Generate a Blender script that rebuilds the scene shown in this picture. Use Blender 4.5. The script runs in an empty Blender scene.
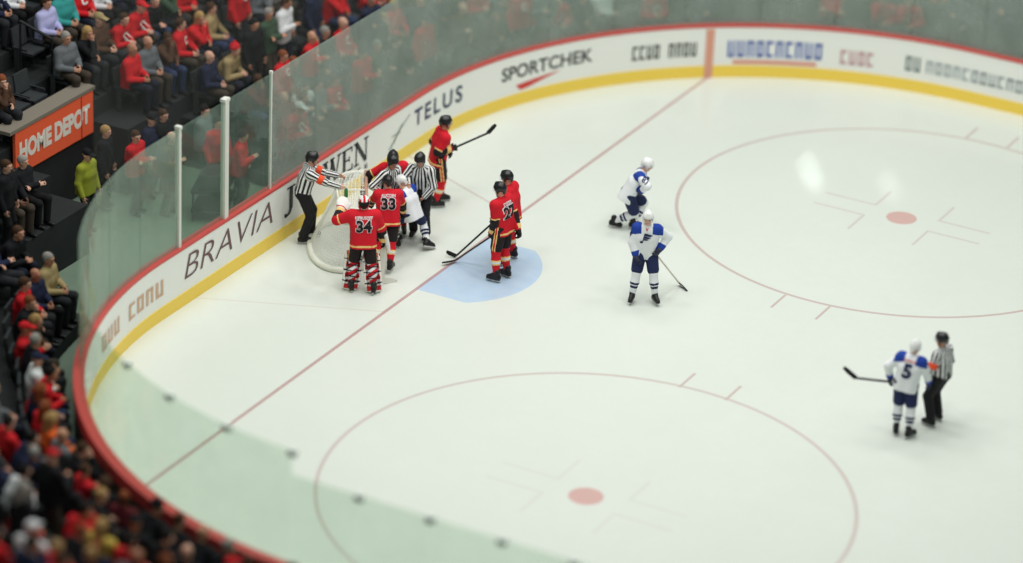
import bpy, bmesh, math, random
import numpy as np
from mathutils import Vector, Matrix

# ------------------------------------------------------------------ camera, world, lights
SC = bpy.context.scene
COL = SC.collection
CAMX, CAMY, CAMZ = 29.830, -55.198, 29.735
YAW, PITCH, ROLL, FPX = 2.051992, 0.446100, 0.044160, 3670.67
IW, IH = 1023, 563
cy_, sy_, cp_, sp_ = math.cos(YAW), math.sin(YAW), math.cos(PITCH), math.sin(PITCH)
FWD = np.array([cp_ * cy_, cp_ * sy_, -sp_])
RT0 = np.array([sy_, -cy_, 0.0])
UP0 = np.cross(RT0, FWD)
RT = RT0 * math.cos(ROLL) + UP0 * math.sin(ROLL)
UP = -RT0 * math.sin(ROLL) + UP0 * math.cos(ROLL)
CAM = np.array([CAMX, CAMY, CAMZ])

cam_data = bpy.data.cameras.new('camera')
cam = bpy.data.objects.new('camera', cam_data)
COL.objects.link(cam)
M = Matrix(((RT[0], UP[0], -FWD[0], CAMX), (RT[1], UP[1], -FWD[1], CAMY), (RT[2], UP[2], -FWD[2], CAMZ), (0, 0, 0, 1)))
cam.matrix_world = M
cam_data.sensor_width = 36.0
cam_data.lens = FPX * 36.0 / IW
cam_data.clip_start = 1.0
cam_data.clip_end = 400.0
cam_data.dof.use_dof = True
cam_data.dof.focus_distance = 68.6
cam_data.dof.aperture_fstop = 0.155
SC.camera = cam

world = bpy.data.worlds.new('arena_air')
SC.world = world
world.use_nodes = True
bg = world.node_tree.nodes['Background']
bg.inputs[0].default_value = (0.84, 1.0, 0.90, 1)
bg.inputs[1].default_value = 0.20

LAMP_POWER = 1030.0


def area(name, loc, size, power, col, target=None, spread=180):
    d = bpy.data.lights.new(name, 'AREA')
    d.shape = 'DISK'
    d.size = size
    d.energy = power
    d.color = col
    d.spread = math.radians(spread)
    o = bpy.data.objects.new(name, d)
    COL.objects.link(o)
    o.location = loc
    if target is not None:
        o.rotation_euler = (Vector(target) - Vector(loc)).to_track_quat('-Z', 'Y').to_euler()
    return o


for lx in (-4, 4, 12):
    for ly in (-9, 0, 9):
        area('roof_lamp', (lx, ly, 20), 5.0, LAMP_POWER / 1.5, (1.0, 0.985, 0.965))
for lx, ly in ((-14.3, 50.5), (-13.6, 49.6), (-11.3, 50.7)):
    area('roof_lamp', (lx, ly, 20), 0.32, 9, (1, 1, 0.95), (4, 8, 0), 120)

SC.view_settings.view_transform = 'Standard'
SC.view_settings.look = 'None'
SC.view_settings.gamma = 1
SC.view_settings.use_curve_mapping = False
SC.view_settings.exposure = 0.0

random.seed(7)


# ------------------------------------------------------------------ camera geometry helpers
def ray(px, py):
    d = (px - IW / 2) * RT - (py - IH / 2) * UP + FPX * FWD
    return d


def at_z(px, py, z=0.0):
    d = ray(px, py)
    return CAM + d * ((z - CAM[2]) / d[2])


def at_x(px, py, x):
    d = ray(px, py)
    return CAM + d * ((x - CAM[0]) / d[0])


def at_depth(px, py, dep):
    d = ray(px, py)
    return CAM + d * (dep / FPX)


def depth_of(p):
    return float(np.dot(np.asarray(p, float) - CAM, FWD))


def to_px(p):
    v = np.asarray(p, float) - CAM
    w = np.dot(v, FWD)
    return IW / 2 + FPX * np.dot(v, RT) / w, IH / 2 - FPX * np.dot(v, UP) / w


# ------------------------------------------------------------------ materials
MATS = {}


def lin(c):
    return tuple(((x / 255.0) / 12.92 if x / 255.0 <= 0.04045 else ((x / 255.0 + 0.055) / 1.055) ** 2.4) for x in c)


def mat(name, rgb, rough=0.75, metal=0.0, spec=0.35, noise=0.0, nscale=30.0):
    key = name
    if key in MATS:
        return MATS[key]
    m = bpy.data.materials.new(name)
    m.use_nodes = True
    nt = m.node_tree
    b = nt.nodes['Principled BSDF']
    c = lin(rgb)
    b.inputs['Base Color'].default_value = (*c, 1)
    b.inputs['Roughness'].default_value = rough
    b.inputs['Metallic'].default_value = metal
    b.inputs['Specular IOR Level'].default_value = spec
    if noise > 0:
        tc = nt.nodes.new('ShaderNodeTexCoord')
        n = nt.nodes.new('ShaderNodeTexNoise')
        n.inputs['Scale'].default_value = nscale
        n.inputs['Detail'].default_value = 3
        nt.links.new(tc.outputs['Object'], n.inputs['Vector'])
        mx = nt.nodes.new('ShaderNodeMix')
        mx.data_type = 'RGBA'
        nt.links.new(n.outputs['Fac'], mx.inputs['Factor'])
        mx.inputs['A'].default_value = (*[x * (1 - noise) for x in c], 1)
        mx.inputs['B'].default_value = (*[min(1, x * (1 + noise)) for x in c], 1)
        nt.links.new(mx.outputs['Result'], b.inputs['Base Color'])
    MATS[key] = m
    return m


def fabric(rgb):
    return mat('fabric_%02x%02x%02x' % tuple(rgb), rgb, 0.85, 0, 0.2, 0.12, 14)


class N:
    """tiny node maths helper"""

    def __init__(s, nt):
        s.nt = nt

    def m(s, op, a, b=None, c=None):
        n = s.nt.nodes.new('ShaderNodeMath')
        n.operation = op
        for i, v in enumerate((a, b, c)):
            if v is None:
                continue
            if isinstance(v, (int, float)):
                n.inputs[i].default_value = v
            else:
                s.nt.links.new(v, n.inputs[i])
        return n.outputs[0]

    def add(s, a, b): return s.m('ADD', a, b)
    def sub(s, a, b): return s.m('SUBTRACT', a, b)
    def mul(s, a, b): return s.m('MULTIPLY', a, b)
    def ab(s, a): return s.m('ABSOLUTE', a)
    def mx(s, a, b): return s.m('MAXIMUM', a, b)
    def mn(s, a, b): return s.m('MINIMUM', a, b)
    def lt(s, a, b): return s.m('LESS_THAN', a, b)
    def gt(s, a, b): return s.m('GREATER_THAN', a, b)

    def length(s, a, b): return s.m('SQRT', s.add(s.mul(a, a), s.mul(b, b)))

    def band(s, v, lo, hi): return s.mul(s.gt(v, lo), s.lt(v, hi))


# ------------------------------------------------------------------ object helpers
def new_mesh(name, V, F, mats, midx=None, smooth=True):
    me = bpy.data.meshes.new(name)
    V = np.asarray(V, np.float32)
    if isinstance(F, np.ndarray) and F.ndim == 2:
        n, k = F.shape
        me.vertices.add(len(V))
        me.vertices.foreach_set('co', V.ravel())
        me.loops.add(n * k)
        me.loops.foreach_set('vertex_index', F.ravel().astype(np.int32))
        me.polygons.add(n)
        me.polygons.foreach_set('loop_start', np.arange(0, n * k, k, dtype=np.int32))
        me.polygons.foreach_set('loop_total', np.full(n, k, np.int32))
        me.update(calc_edges=True)
    else:
        me.from_pydata([tuple(map(float, v)) for v in V], [], [tuple(f) for f in F])
    for m in mats:
        me.materials.append(m)
    if midx is not None:
        me.polygons.foreach_set('material_index', np.asarray(midx, np.int32))
    if smooth:
        me.polygons.foreach_set('use_smooth', np.ones(len(me.polygons), bool))
    me.update()
    return me


def link(name, me, parent=None):
    o = bpy.data.objects.new(name, me)
    COL.objects.link(o)
    if parent is not None:
        o.parent = parent
    return o


def tag(o, label=None, cat=None, group=None, kind=None):
    if label: o['label'] = label
    if cat: o['category'] = cat
    if group: o['group'] = group
    if kind: o['kind'] = kind
    return o


class MB:
    """collects boxes, tubes and strips into one mesh"""

    def __init__(s):
        s.V, s.F, s.I = [], [], []

    def quad(s, a, b, c, d, mi=0):
        k = len(s.V)
        s.V += [a, b, c, d]
        s.F.append((k, k + 1, k + 2, k + 3))
        s.I.append(mi)

    def box(s, c, half, R=None, mi=0):
        R = np.eye(3) if R is None else np.asarray(R)
        c = np.asarray(c, float)
        k = len(s.V)
        for sx in (-1, 1):
            for sy in (-1, 1):
                for sz in (-1, 1):
                    s.V.append(c + R @ (np.array([sx, sy, sz]) * half))
        for f in ((0, 1, 3, 2), (4, 6, 7, 5), (0, 4, 5, 1), (2, 3, 7, 6), (0, 2, 6, 4), (1, 5, 7, 3)):
            s.F.append(tuple(k + i for i in f))
            s.I.append(mi)

    def tube(s, pts, r, n=8, mi=0, caps=True, closed=False):
        pts = [np.asarray(p, float) for p in pts]
        k = len(s.V)
        m = len(pts)
        prev = None
        for i, p in enumerate(pts):
            a = pts[max(i - 1, 0)]
            b = pts[min(i + 1, m - 1)]
            if closed:
                a, b = pts[(i - 1) % m], pts[(i + 1) % m]
            t = b - a
            t = t / (np.linalg.norm(t) + 1e-9)
            if prev is None:
                u = np.cross(t, [0, 0, 1.0])
                if np.linalg.norm(u) < 0.1:
                    u = np.cross(t, [0, 1.0, 0])
            else:
                u = prev - t * np.dot(prev, t)
            u = u / np.linalg.norm(u)
            prev = u
            w = np.cross(t, u)
            rr = r[i] if isinstance(r, (list, tuple)) else r
            for j in range(n):
                an = 2 * math.pi * (j + 0.5) / n
                s.V.append(p + rr * (u * math.cos(an) + w * math.sin(an)))
        for i in range(m if closed else m - 1):
            i2 = (i + 1) % m
            for j in range(n):
                j2 = (j + 1) % n
                s.F.append((k + i * n + j, k + i * n + j2, k + i2 * n + j2, k + i2 * n + j))
                s.I.append(mi)
        if caps and not closed:
            s.F.append(tuple(k + j for j in range(n))[::-1])
            s.F.append(tuple(k + (m - 1) * n + j for j in range(n)))
            s.I += [mi, mi]

    def build(s, name, mats, parent=None, smooth=False):
        me = new_mesh(name, s.V, s.F, mats if isinstance(mats, (list, tuple)) else [mats], s.I, smooth)
        return link(name, me, parent)


# ------------------------------------------------------------------ implicit surfaces
def rc(a, b, ra, rb, k=0.02): return ('rc', np.asarray(a, float), np.asarray(b, float), ra, rb, k)
def el(c, r, R=None, k=0.02): return ('el', np.asarray(c, float), np.asarray(r, float), np.eye(3) if R is None else R, k)
def bx(c, h, rd, R=None, k=0.02): return ('bx', np.asarray(c, float), np.asarray(h, float), rd, np.eye(3) if R is None else R, k)
def sub(p): return ('sub', p)
def cut(n, p): return ('cut', np.asarray(n, float), np.asarray(p, float))   # keeps the side opposite to n


def pbound(p):
    if p[0] == 'rc':
        lo = np.minimum(p[1] - p[3], p[2] - p[4])
        hi = np.maximum(p[1] + p[3], p[2] + p[4])
    elif p[0] == 'el':
        r = np.max(p[2])
        lo, hi = p[1] - r, p[1] + r
    else:
        e = np.abs(p[4]) @ p[2]
        lo, hi = p[1] - e, p[1] + e
    return lo, hi


def pdist(p, X):
    if p[0] == 'rc':
        a, b, ra, rb = p[1:5]
        ab = b - a
        L2 = float(ab @ ab) + 1e-12
        q = X - a
        t = np.clip((q @ ab) / L2, 0, 1)
        return np.sqrt(((q - t[..., None] * ab) ** 2).sum(-1)) - (ra + (rb - ra) * t)
    if p[0] == 'el':
        q = (X - p[1]) @ p[3]
        k0 = np.sqrt(((q / p[2]) ** 2).sum(-1)) + 1e-9
        k1 = np.sqrt(((q / p[2] ** 2) ** 2).sum(-1)) + 1e-9
        return k0 * (k0 - 1) / k1
    q = np.abs((X - p[1]) @ p[4]) - (p[2] - p[3])
    return np.sqrt((np.maximum(q, 0) ** 2).sum(-1)) + np.minimum(q.max(-1), 0) - p[3]


def smin(a, b, k):
    h = np.clip(0.5 + 0.5 * (b - a) / k, 0, 1)
    return b + (a - b) * h - k * h * (1 - h)


def sdf_eval(ops, X):
    D = np.full(X.shape[:-1], 0.6)
    for p in ops:
        if p[0] == 'sub':
            D = np.maximum(D, -pdist(p[1], X))
        elif p[0] == 'cut':
            D = np.maximum(D, (X - p[2]) @ p[1])
        else:
            D = smin(D, pdist(p, X), p[-1])
    return D


def sdf_mesh(ops, h):
    los, his = zip(*[pbound(p) for p in ops if p[0] in ('rc', 'el', 'bx')])
    lo = np.min(los, 0) - 3 * h
    hi = np.max(his, 0) + 3 * h
    n = np.ceil((hi - lo) / h).astype(int) + 1
    D = np.full(n, 0.6, np.float32)
    ax = [lo[i] + h * np.arange(n[i]) for i in range(3)]

    def block(p, mrg):
        l, u = pbound(p)
        i0 = np.clip(np.floor((l - mrg - lo) / h).astype(int), 0, n - 1)
        i1 = np.clip(np.ceil((u + mrg - lo) / h).astype(int) + 1, 1, n)
        sl = tuple(slice(a, b) for a, b in zip(i0, i1))
        X = np.stack(np.meshgrid(*[ax[i][sl[i]] for i in range(3)], indexing='ij'), -1)
        return sl, X

    for p in ops:
        if p[0] == 'sub':
            sl, X = block(p[1], 2 * h)
            D[sl] = np.maximum(D[sl], -pdist(p[1], X))
        elif p[0] == 'cut':
            A = [(ax[i] - p[2][i]) * p[1][i] for i in range(3)]
            D = np.maximum(D, (A[0][:, None, None] + A[1][None, :, None] + A[2][None, None, :]).astype(np.float32))
        else:
            k = p[-1]
            sl, X = block(p, k + 3 * h)
            D[sl] = smin(D[sl], pdist(p, X), k)
    # surface nets
    s = D < 0
    nx, ny, nz = D.shape
    c = np.zeros((nx - 1, ny - 1, nz - 1), np.int8)
    for i in (0, 1):
        for j in (0, 1):
            for k in (0, 1):
                c += s[i:nx - 1 + i, j:ny - 1 + j, k:nz - 1 + k]
    I = np.argwhere((c > 0) & (c < 8))
    idx = -np.ones(c.shape, np.int64)
    idx[I[:, 0], I[:, 1], I[:, 2]] = np.arange(len(I))
    acc = np.zeros((len(I), 3))
    cnt = np.zeros(len(I))
    corners = [(i, j, k) for i in (0, 1) for j in (0, 1) for k in (0, 1)]
    for a in corners:
        for axx in range(3):
            if a[axx]:
                continue
            b = list(a)
            b[axx] = 1
            da = D[I[:, 0] + a[0], I[:, 1] + a[1], I[:, 2] + a[2]].astype(float)
            db = D[I[:, 0] + b[0], I[:, 1] + b[1], I[:, 2] + b[2]].astype(float)
            m = (da < 0) != (db < 0)
            t = np.where(m, da / np.where(m, da - db, 1), 0)
            P = np.tile(np.array(a, float), (len(I), 1))
            P[:, axx] = t
            acc[m] += P[m]
            cnt[m] += 1
    V = lo + h * (I + acc / cnt[:, None])
    Fs = []
    for axx in range(3):
        o1, o2 = [(1, 2), (2, 0), (0, 1)][axx]
        A = [slice(None)] * 3
        B = [slice(None)] * 3
        A[axx] = slice(0, -1)
        B[axx] = slice(1, None)
        e = np.argwhere(s[tuple(A)] != s[tuple(B)])
        e = e[(e[:, o1] > 0) & (e[:, o2] > 0) & (e[:, o1] < D.shape[o1] - 1) & (e[:, o2] < D.shape[o2] - 1)]
        ins = s[e[:, 0], e[:, 1], e[:, 2]]

        def cell(d1, d2):
            q = e.copy()
            q[:, o1] += d1
            q[:, o2] += d2
            return idx[q[:, 0], q[:, 1], q[:, 2]]
        f = np.stack([cell(-1, -1), cell(0, -1), cell(0, 0), cell(-1, 0)], 1)
        f[~ins] = f[~ins][:, ::-1]
        Fs.append(f)
    F = np.concatenate(Fs)
    return V, F


def sdf_obj(name, ops, h, mats, matf=None, parent=None):
    V, F = sdf_mesh(ops, h)
    mi = None
    if matf is not None:
        mi = matf(V[F].mean(1))
    me = new_mesh(name, V, F, mats, mi)
    return link(name, me, parent)


# ------------------------------------------------------------------ lettering
def text_tris(s, bold=0.0, shear=0.0, maxlen=0.12, space=1.0):
    """flat triangles of a word, normalised to cap height 1 with its left edge at 0"""
    cu = bpy.data.curves.new('lettering', 'FONT')
    cu.body = s
    cu.size = 1.0
    cu.offset = bold
    cu.shear = shear
    cu.space_character = space
    cu.resolution_u = 4
    o = bpy.data.objects.new('lettering', cu)
    COL.objects.link(o)
    dg = bpy.context.evaluated_depsgraph_get()
    dg.update()
    me = bpy.data.meshes.new_from_object(o.evaluated_get(dg))
    bpy.data.objects.remove(o)
    bpy.data.curves.remove(cu)
    V, F = refine(me, maxlen)
    bpy.data.meshes.remove(me)
    V[:, 0] -= V[:, 0].min()
    V[:, 1] -= V[:, 1].min()
    sc = V[:, 1].max()
    return V / sc, F


def refine(me, maxlen):
    bm = bmesh.new()
    bm.from_mesh(me)
    bmesh.ops.triangulate(bm, faces=bm.faces[:])
    for _ in range(5):
        es = [e for e in bm.edges if e.calc_length() > maxlen]
        if not es:
            break
        bmesh.ops.subdivide_edges(bm, edges=es, cuts=1)
        bmesh.ops.triangulate(bm, faces=[f for f in bm.faces if len(f.verts) > 3])
    bm.verts.index_update()
    V = np.array([v.co[:2] for v in bm.verts])
    F = np.array([[v.index for v in f.verts] for f in bm.faces])
    bm.free()
    return V, F


def poly_tris(polys, maxlen=0.1):
    me = bpy.data.meshes.new('p')
    V, F = [], []
    for p in polys:
        F.append(tuple(range(len(V), len(V) + len(p))))
        V += [(x, y, 0) for x, y in p]
    me.from_pydata(V, [], F)
    r = refine(me, maxlen)
    bpy.data.meshes.remove(me)
    return r


def bar_poly(x0, y0, x1, y1, w):
    d = np.array([x1 - x0, y1 - y0], float)
    n = np.array([-d[1], d[0]]) / np.linalg.norm(d) * w / 2
    a, b = np.array([x0, y0]), np.array([x1, y1])
    return [tuple(a - n), tuple(b - n), tuple(b + n), tuple(a + n)]


# ------------------------------------------------------------------ the rink outline
X0, RC, CX, LY = -3.5, 8.53, 5.03, 4.42
ARC = RC * math.pi / 2


def outl(s, d=0.0):
    """point at arc length s along the boards and d metres outside the playing face; and the outward normal"""
    sg = 1 if s >= 0 else -1
    a = abs(s)
    LY, RC = (4.42, 8.53) if s >= 0 else (5.00, 8.05)
    CX, ARC = X0 + RC, RC * math.pi / 2
    if a <= LY:
        p, n = (X0, a), (-1.0, 0.0)
    elif a <= LY + ARC:
        th = (a - LY) / RC
        n = (-math.cos(th), math.sin(th))
        p = (CX + RC * n[0], LY + RC * n[1])
    else:
        p, n = (CX + a - LY - ARC, LY + RC), (0.0, 1.0)
    n = np.array([n[0], n[1] * sg])
    return np.array([p[0], p[1] * sg]) + n * d, n


def op3(s, d, z):
    p, n = outl(s, d)
    return np.array([p[0], p[1], z])


S_NEAR, S_FAR = -24.5, 24.0
SS = [S_NEAR + i * (S_FAR - S_NEAR) / 240 for i in range(241)]


def sweep(name, prof, mats, mi, ss=SS, parent=None, closed=True, smooth=False):
    """prof: (d, z) points swept along the outline"""
    n = len(prof)
    V = [op3(s, d, z) for s in ss for d, z in prof]
    F, I = [], []
    for i in range(len(ss) - 1):
        for j in range(n if closed else n - 1):
            j2 = (j + 1) % n
            F.append((i * n + j, i * n + j2, (i + 1) * n + j2, (i + 1) * n + j))
            I.append(mi[j])
    if closed:
        F.append(tuple(range(n))[::-1])
        F.append(tuple((len(ss) - 1) * n + j for j in range(n)))
        I += [mi[0], mi[0]]
    return link(name, new_mesh(name, V, F, mats, I, smooth), parent)


# ------------------------------------------------------------------ ice
GX = -0.28


def ice_material():
    m = bpy.data.materials.new('ice')
    m.use_nodes = True
    nt = m.node_tree
    b = nt.nodes['Principled BSDF']
    g = N(nt)
    tc = nt.nodes.new('ShaderNodeTexCoord')
    sp = nt.nodes.new('ShaderNodeSeparateXYZ')
    nt.links.new(tc.outputs['Object'], sp.inputs[0])
    x, y = sp.outputs[0], sp.outputs[1]

    def mixc(fac, A, B):
        n = nt.nodes.new('ShaderNodeMix')
        n.data_type = 'RGBA'
        if isinstance(fac, (int, float)):
            n.inputs['Factor'].default_value = fac
        else:
            nt.links.new(fac, n.inputs['Factor'])
        for nm, v in (('A', A), ('B', B)):
            if isinstance(v, tuple):
                n.inputs[nm].default_value = (*v, 1)
            else:
                nt.links.new(v, n.inputs[nm])
        return n.outputs['Result']
    n1 = nt.nodes.new('ShaderNodeTexNoise')
    n1.inputs['Scale'].default_value = 0.35
    n1.inputs['Detail'].default_value = 5
    n1.inputs['Roughness'].default_value = 0.65
    nt.links.new(tc.outputs['Object'], n1.inputs['Vector'])
    n2 = nt.nodes.new('ShaderNodeTexNoise')
    n2.inputs['Scale'].default_value = 2.2
    n2.inputs['Detail'].default_value = 6
    n2.inputs['Distortion'].default_value = 1.5
    nt.links.new(tc.outputs['Object'], n2.inputs['Vector'])
    base = mixc(n1.outputs['Fac'], lin((219, 226, 217)), lin((230, 233, 226)))
    base = mixc(g.mul(n2.outputs['Fac'], 0.35), base, lin((212, 220, 210)))
    # face-off circles, hash marks, spots and L marks
    red = None

    def acc(v):
        nonlocal red
        red = v if red is None else g.mx(red, v)
    ya = g.ab(y)
    rx = g.sub(x, 6.096)
    ry = g.sub(ya, 6.706)
    dist = g.length(rx, ry)
    crad = g.sub(4.53, g.mul(g.gt(y, 0.0), 0.10))
    acc(g.mul(g.lt(g.ab(g.sub(dist, crad)), 0.035), g.add(0.78, g.mul(g.gt(y, 0.0), 0.22))))
    hx = g.lt(g.ab(g.sub(g.ab(rx), 0.455)), 0.026)
    acc(g.mul(hx, g.band(g.ab(ry), 4.45, 5.10)))
    arx, ary = g.ab(rx), g.ab(ry)
    lng = g.mul(g.lt(g.ab(g.sub(ary, 0.285)), 0.026), g.band(arx, 0.66, 1.76))
    sht = g.mul(g.lt(g.ab(g.sub(arx, 0.68)), 0.026), g.band(ary, 0.26, 1.06))
    acc(g.mul(g.mx(lng, sht), g.add(0.22, g.mul(g.gt(y, 0.0), 0.4))))
    # trapezoid lines behind the goal
    sl = g.sub(ya, g.add(2.50, g.mul(g.sub(GX, x), 0.44)))
    acc(g.mul(g.mul(g.lt(g.ab(sl), 0.028), g.lt(x, GX)), g.add(0.3, g.mul(g.gt(y, 0.0), 0.5))))
    spot = g.lt(dist, 0.30)
    goal = g.lt(g.ab(g.sub(x, GX)), 0.036)
    dc = g.length(g.sub(x, GX), y)
    crease = g.mul(g.mul(g.gt(x, GX), g.lt(ya, 1.36)), g.lt(dc, 1.72))
    n3 = nt.nodes.new('ShaderNodeTexNoise')
    n3.inputs['Scale'].default_value = 4.0
    n3.inputs['Detail'].default_value = 6
    nt.links.new(tc.outputs['Object'], n3.inputs['Vector'])
    c = mixc(g.mul(crease, g.add(0.62, g.mul(n3.outputs['Fac'], 0.5))), base, lin((182, 206, 232)))
    c = mixc(g.mul(red, 0.54), c, lin((178, 128, 128)))
    c = mixc(g.mul(goal, 0.72), c, lin((176, 118, 120)))
    c = mixc(g.mul(spot, 0.55), c, lin((205, 108, 104)))
    nt.links.new(c, b.inputs['Base Color'])
    b.inputs['Roughness'].default_value = 0.30
    b.inputs['Specular IOR Level'].default_value = 0.30
    b.inputs['Coat Weight'].default_value = 0.35
    b.inputs['Coat Roughness'].default_value = 0.05
    b.inputs['Coat IOR'].default_value = 1.31
    return m


ice_pts = [op3(s, 0.02, 0.0) for s in SS] + [np.array([26, LY + RC + 0.02, 0]), np.array([26, -13.07, 0])]
ice = link('floor', new_mesh('floor', ice_pts, [tuple(range(len(ice_pts)))[::-1]], [ice_material()], None, False))
ice['kind'] = 'structure'
if ice.data.polygons[0].normal.z < 0:
    ice.data.flip_normals()

# ------------------------------------------------------------------ boards
M_WHITE = mat('board_white', (240, 242, 237), 0.4, 0, 0.4)
M_RED = mat('cap_red', (206, 80, 76), 0.45, 0, 0.4)
M_YEL = mat('kick_yellow', (248, 214, 88), 0.45, 0, 0.4)
M_GREY = mat('board_back', (88, 98, 92), 0.7)
ZB = 1.20
boards = sweep('wall_boards', [(0, 0.0), (0, ZB - 0.04), (0.16, ZB - 0.04), (0.16, 0.0)], [M_WHITE, M_GREY], [0, 0, 1, 1])
boards['kind'] = 'structure'
cap = sweep('cap_rail', [(-0.015, ZB - 0.055), (-0.015, ZB), (0.18, ZB), (0.18, ZB - 0.24), (0.155, ZB - 0.24), (0.0, ZB - 0.055)], [M_RED], [0] * 6, parent=boards)
kick = sweep('kick_plate', [(-0.012, 0.0), (-0.012, 0.27), (0.001, 0.27), (0.001, 0.0)], [M_YEL], [0] * 4, parent=boards)
# red goal line carried up the boards
for sg, LY_, RC_ in ((1, 4.42, 8.53), (-1, 5.00, 8.05)):
    sgl = LY_ + RC_ * math.acos((X0 + RC_ - GX) / RC_)
    g_ = sweep('goal_line_mark', [(-0.016, 0.0), (-0.016, ZB - 0.1), (0.0, ZB - 0.1), (0.0, 0.0)],
               [mat('goal_line_red', (222, 160, 138), 0.5)], [0] * 4, ss=[sg * (sgl - 0.09), sg * (sgl + 0.09)], parent=boards)


def on_boards(name, VF, s0, s1, z0, z1, m, slope=0.0, d=-0.009):
    """flat artwork (x along the boards, y up) bent onto the face of the boards"""
    V, F = VF
    w = V[:, 0].max() - V[:, 0].min()
    xx = (V[:, 0] - V[:, 0].min()) / w
    P = [op3(s0 + (s1 - s0) * a, d, z0 + (z1 - z0) * b + slope * a) for a, b in zip(xx, V[:, 1])]
    o = link(name, new_mesh(name, P, F, [m], None, False), boards)
    # the lettering faces the ice
    if o.data.polygons[0].normal.dot(Vector((*(-outl((s0 + s1) / 2)[1]), 0))) < 0:
        o.data.flip_normals()
    return o


M_INK = mat('ink_dark', (52, 56, 58), 0.6)
M_BRAV = mat('ink_brown', (112, 84, 88), 0.6)
M_NAVY = mat('ink_navy', (52, 56, 92), 0.6)
on_boards('advert_lettering', text_tris('BRAVIA', -0.012, 0.25), -4.30, -1.27, 0.52, 0.99, M_BRAV)


def serif(ch):
    t, T = 0.07, 0.17
    B = []
    if ch == 'J':
        B += [bar_poly(0.34, 0.12, 0.34, 0.98, T), bar_poly(0.14, 0.965, 0.54, 0.965, t),
              bar_poly(0.36, 0.14, 0.24, -0.10, 0.14), bar_poly(0.26, -0.08, 0.06, -0.15, 0.10), bar_poly(0.02, -0.08, 0.12, -0.08, 0.14)]
    if ch == 'W':
        B += [bar_poly(0.12, 0.98, 0.36, 0.02, T), bar_poly(0.36, 0.02, 0.56, 0.98, t), bar_poly(0.52, 0.98, 0.76, 0.02, T),
              bar_poly(0.76, 0.02, 0.98, 0.98, t), bar_poly(-0.02, 0.965, 0.30, 0.965, t), bar_poly(0.42, 0.965, 0.68, 0.965, t), bar_poly(0.86, 0.965, 1.1, 0.965, t)]
    if ch == 'E':
        B += [bar_poly(0.2, 0.0, 0.2, 1.0, T), bar_poly(0.04, 0.965, 0.72, 0.965, t), bar_poly(0.04, 0.035, 0.74, 0.035, t),
              bar_poly(0.2, 0.51, 0.54, 0.51, t), bar_poly(0.70, 0.78, 0.70, 0.99, t), bar_poly(0.73, 0.01, 0.73, 0.25, t), bar_poly(0.53, 0.40, 0.53, 0.62, t)]
    if ch == 'N':
        B += [bar_poly(0.16, 0.0, 0.16, 1.0, t), bar_poly(0.14, 1.0, 0.76, 0.02, T), bar_poly(0.78, 0.0, 0.78, 1.0, t),
              bar_poly(0.0, 0.965, 0.24, 0.965, t), bar_poly(0.02, 0.035, 0.32, 0.035, t), bar_poly(0.64, 0.965, 0.92, 0.965, t)]
    if ch == 'O':
        n = 28
        for i in range(n):
            a, b = 2 * math.pi * i / n, 2 * math.pi * (i + 1) / n
            B.append([(0.5 + 0.44 * math.cos(a), 0.5 + 0.5 * math.sin(a)), (0.5 + 0.44 * math.cos(b), 0.5 + 0.5 * math.sin(b)),
                      (0.5 + 0.27 * math.cos(b), 0.5 + 0.45 * math.sin(b)), (0.5 + 0.27 * math.cos(a), 0.5 + 0.45 * math.sin(a))])
    return poly_tris(B)


def put_serif(ch, s0, s1, z0, z1):
    V, F = serif(ch)
    w = V[:, 0].max() - V[:, 0].min()
    on_boards('advert_letter', (V, F), s0, s1, z0, z1, M_INK)


put_serif('J', -0.84, -0.46, 0.52, 1.03)
put_serif('W', 0.55, 1.24, 0.54, 1.05)
put_serif('E', 1.27, 1.68, 0.54, 1.04)
put_serif('N', 1.72, 2.28, 0.54, 1.04)
on_boards('advert_lettering', text_tris('TELUS', 0.02, 0.0, 0.12, 1.3), 4.10, 5.86, 0.56, 0.93, M_NAVY)
sw = [bar_poly(0.0, 0.0, 0.5, 0.62, 0.05), bar_poly(0.5, 0.60, 1.0, 1.0, 0.035), bar_poly(0.1, 0.52, 0.55, 0.50, 0.03), bar_poly(0.2, 0.20, 0.62, 0.80, 0.03)]
on_boards('advert_emblem', poly_tris(sw), 3.10, 3.92, 0.40, 0.92, mat('ink_green', (70, 98, 84), 0.6))
on_boards('advert_lettering', text_tris('SPORTCHEK', 0.018, 0.0), 7.06, 9.42, 0.62, 0.92, M_INK)
on_boards('advert_emblem', poly_tris([[(0, 0.55), (0.12, 0.0), (1.0, 1.0)], [(0.12, 0), (0.3, 0.12), (1.0, 1.0)]]), 7.46, 8.66, 0.33, 0.56, mat('ink_red', (214, 64, 60), 0.6))


def letter_blocks(n, seed, gap=()):
    rnd = random.Random(seed)
    B = []
    for i in range(n):
        if i in gap:
            continue
        x = i * 0.78
        k = rnd.choice((0, 1, 2, 3))
        B.append(bar_poly(x + 0.12, 0, x + 0.12, 1, 0.2))
        if k != 1:
            B.append(bar_poly(x + 0.5, 0.0, x + 0.5, 1, 0.18))
        if k != 2:
            B.append(bar_poly(x + 0.1, 0.9, x + 0.58, 0.9, 0.18))
        if k != 0:
            B.append(bar_poly(x + 0.1, 0.1, x + 0.58, 0.1, 0.18))
    return poly_tris(B)


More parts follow.
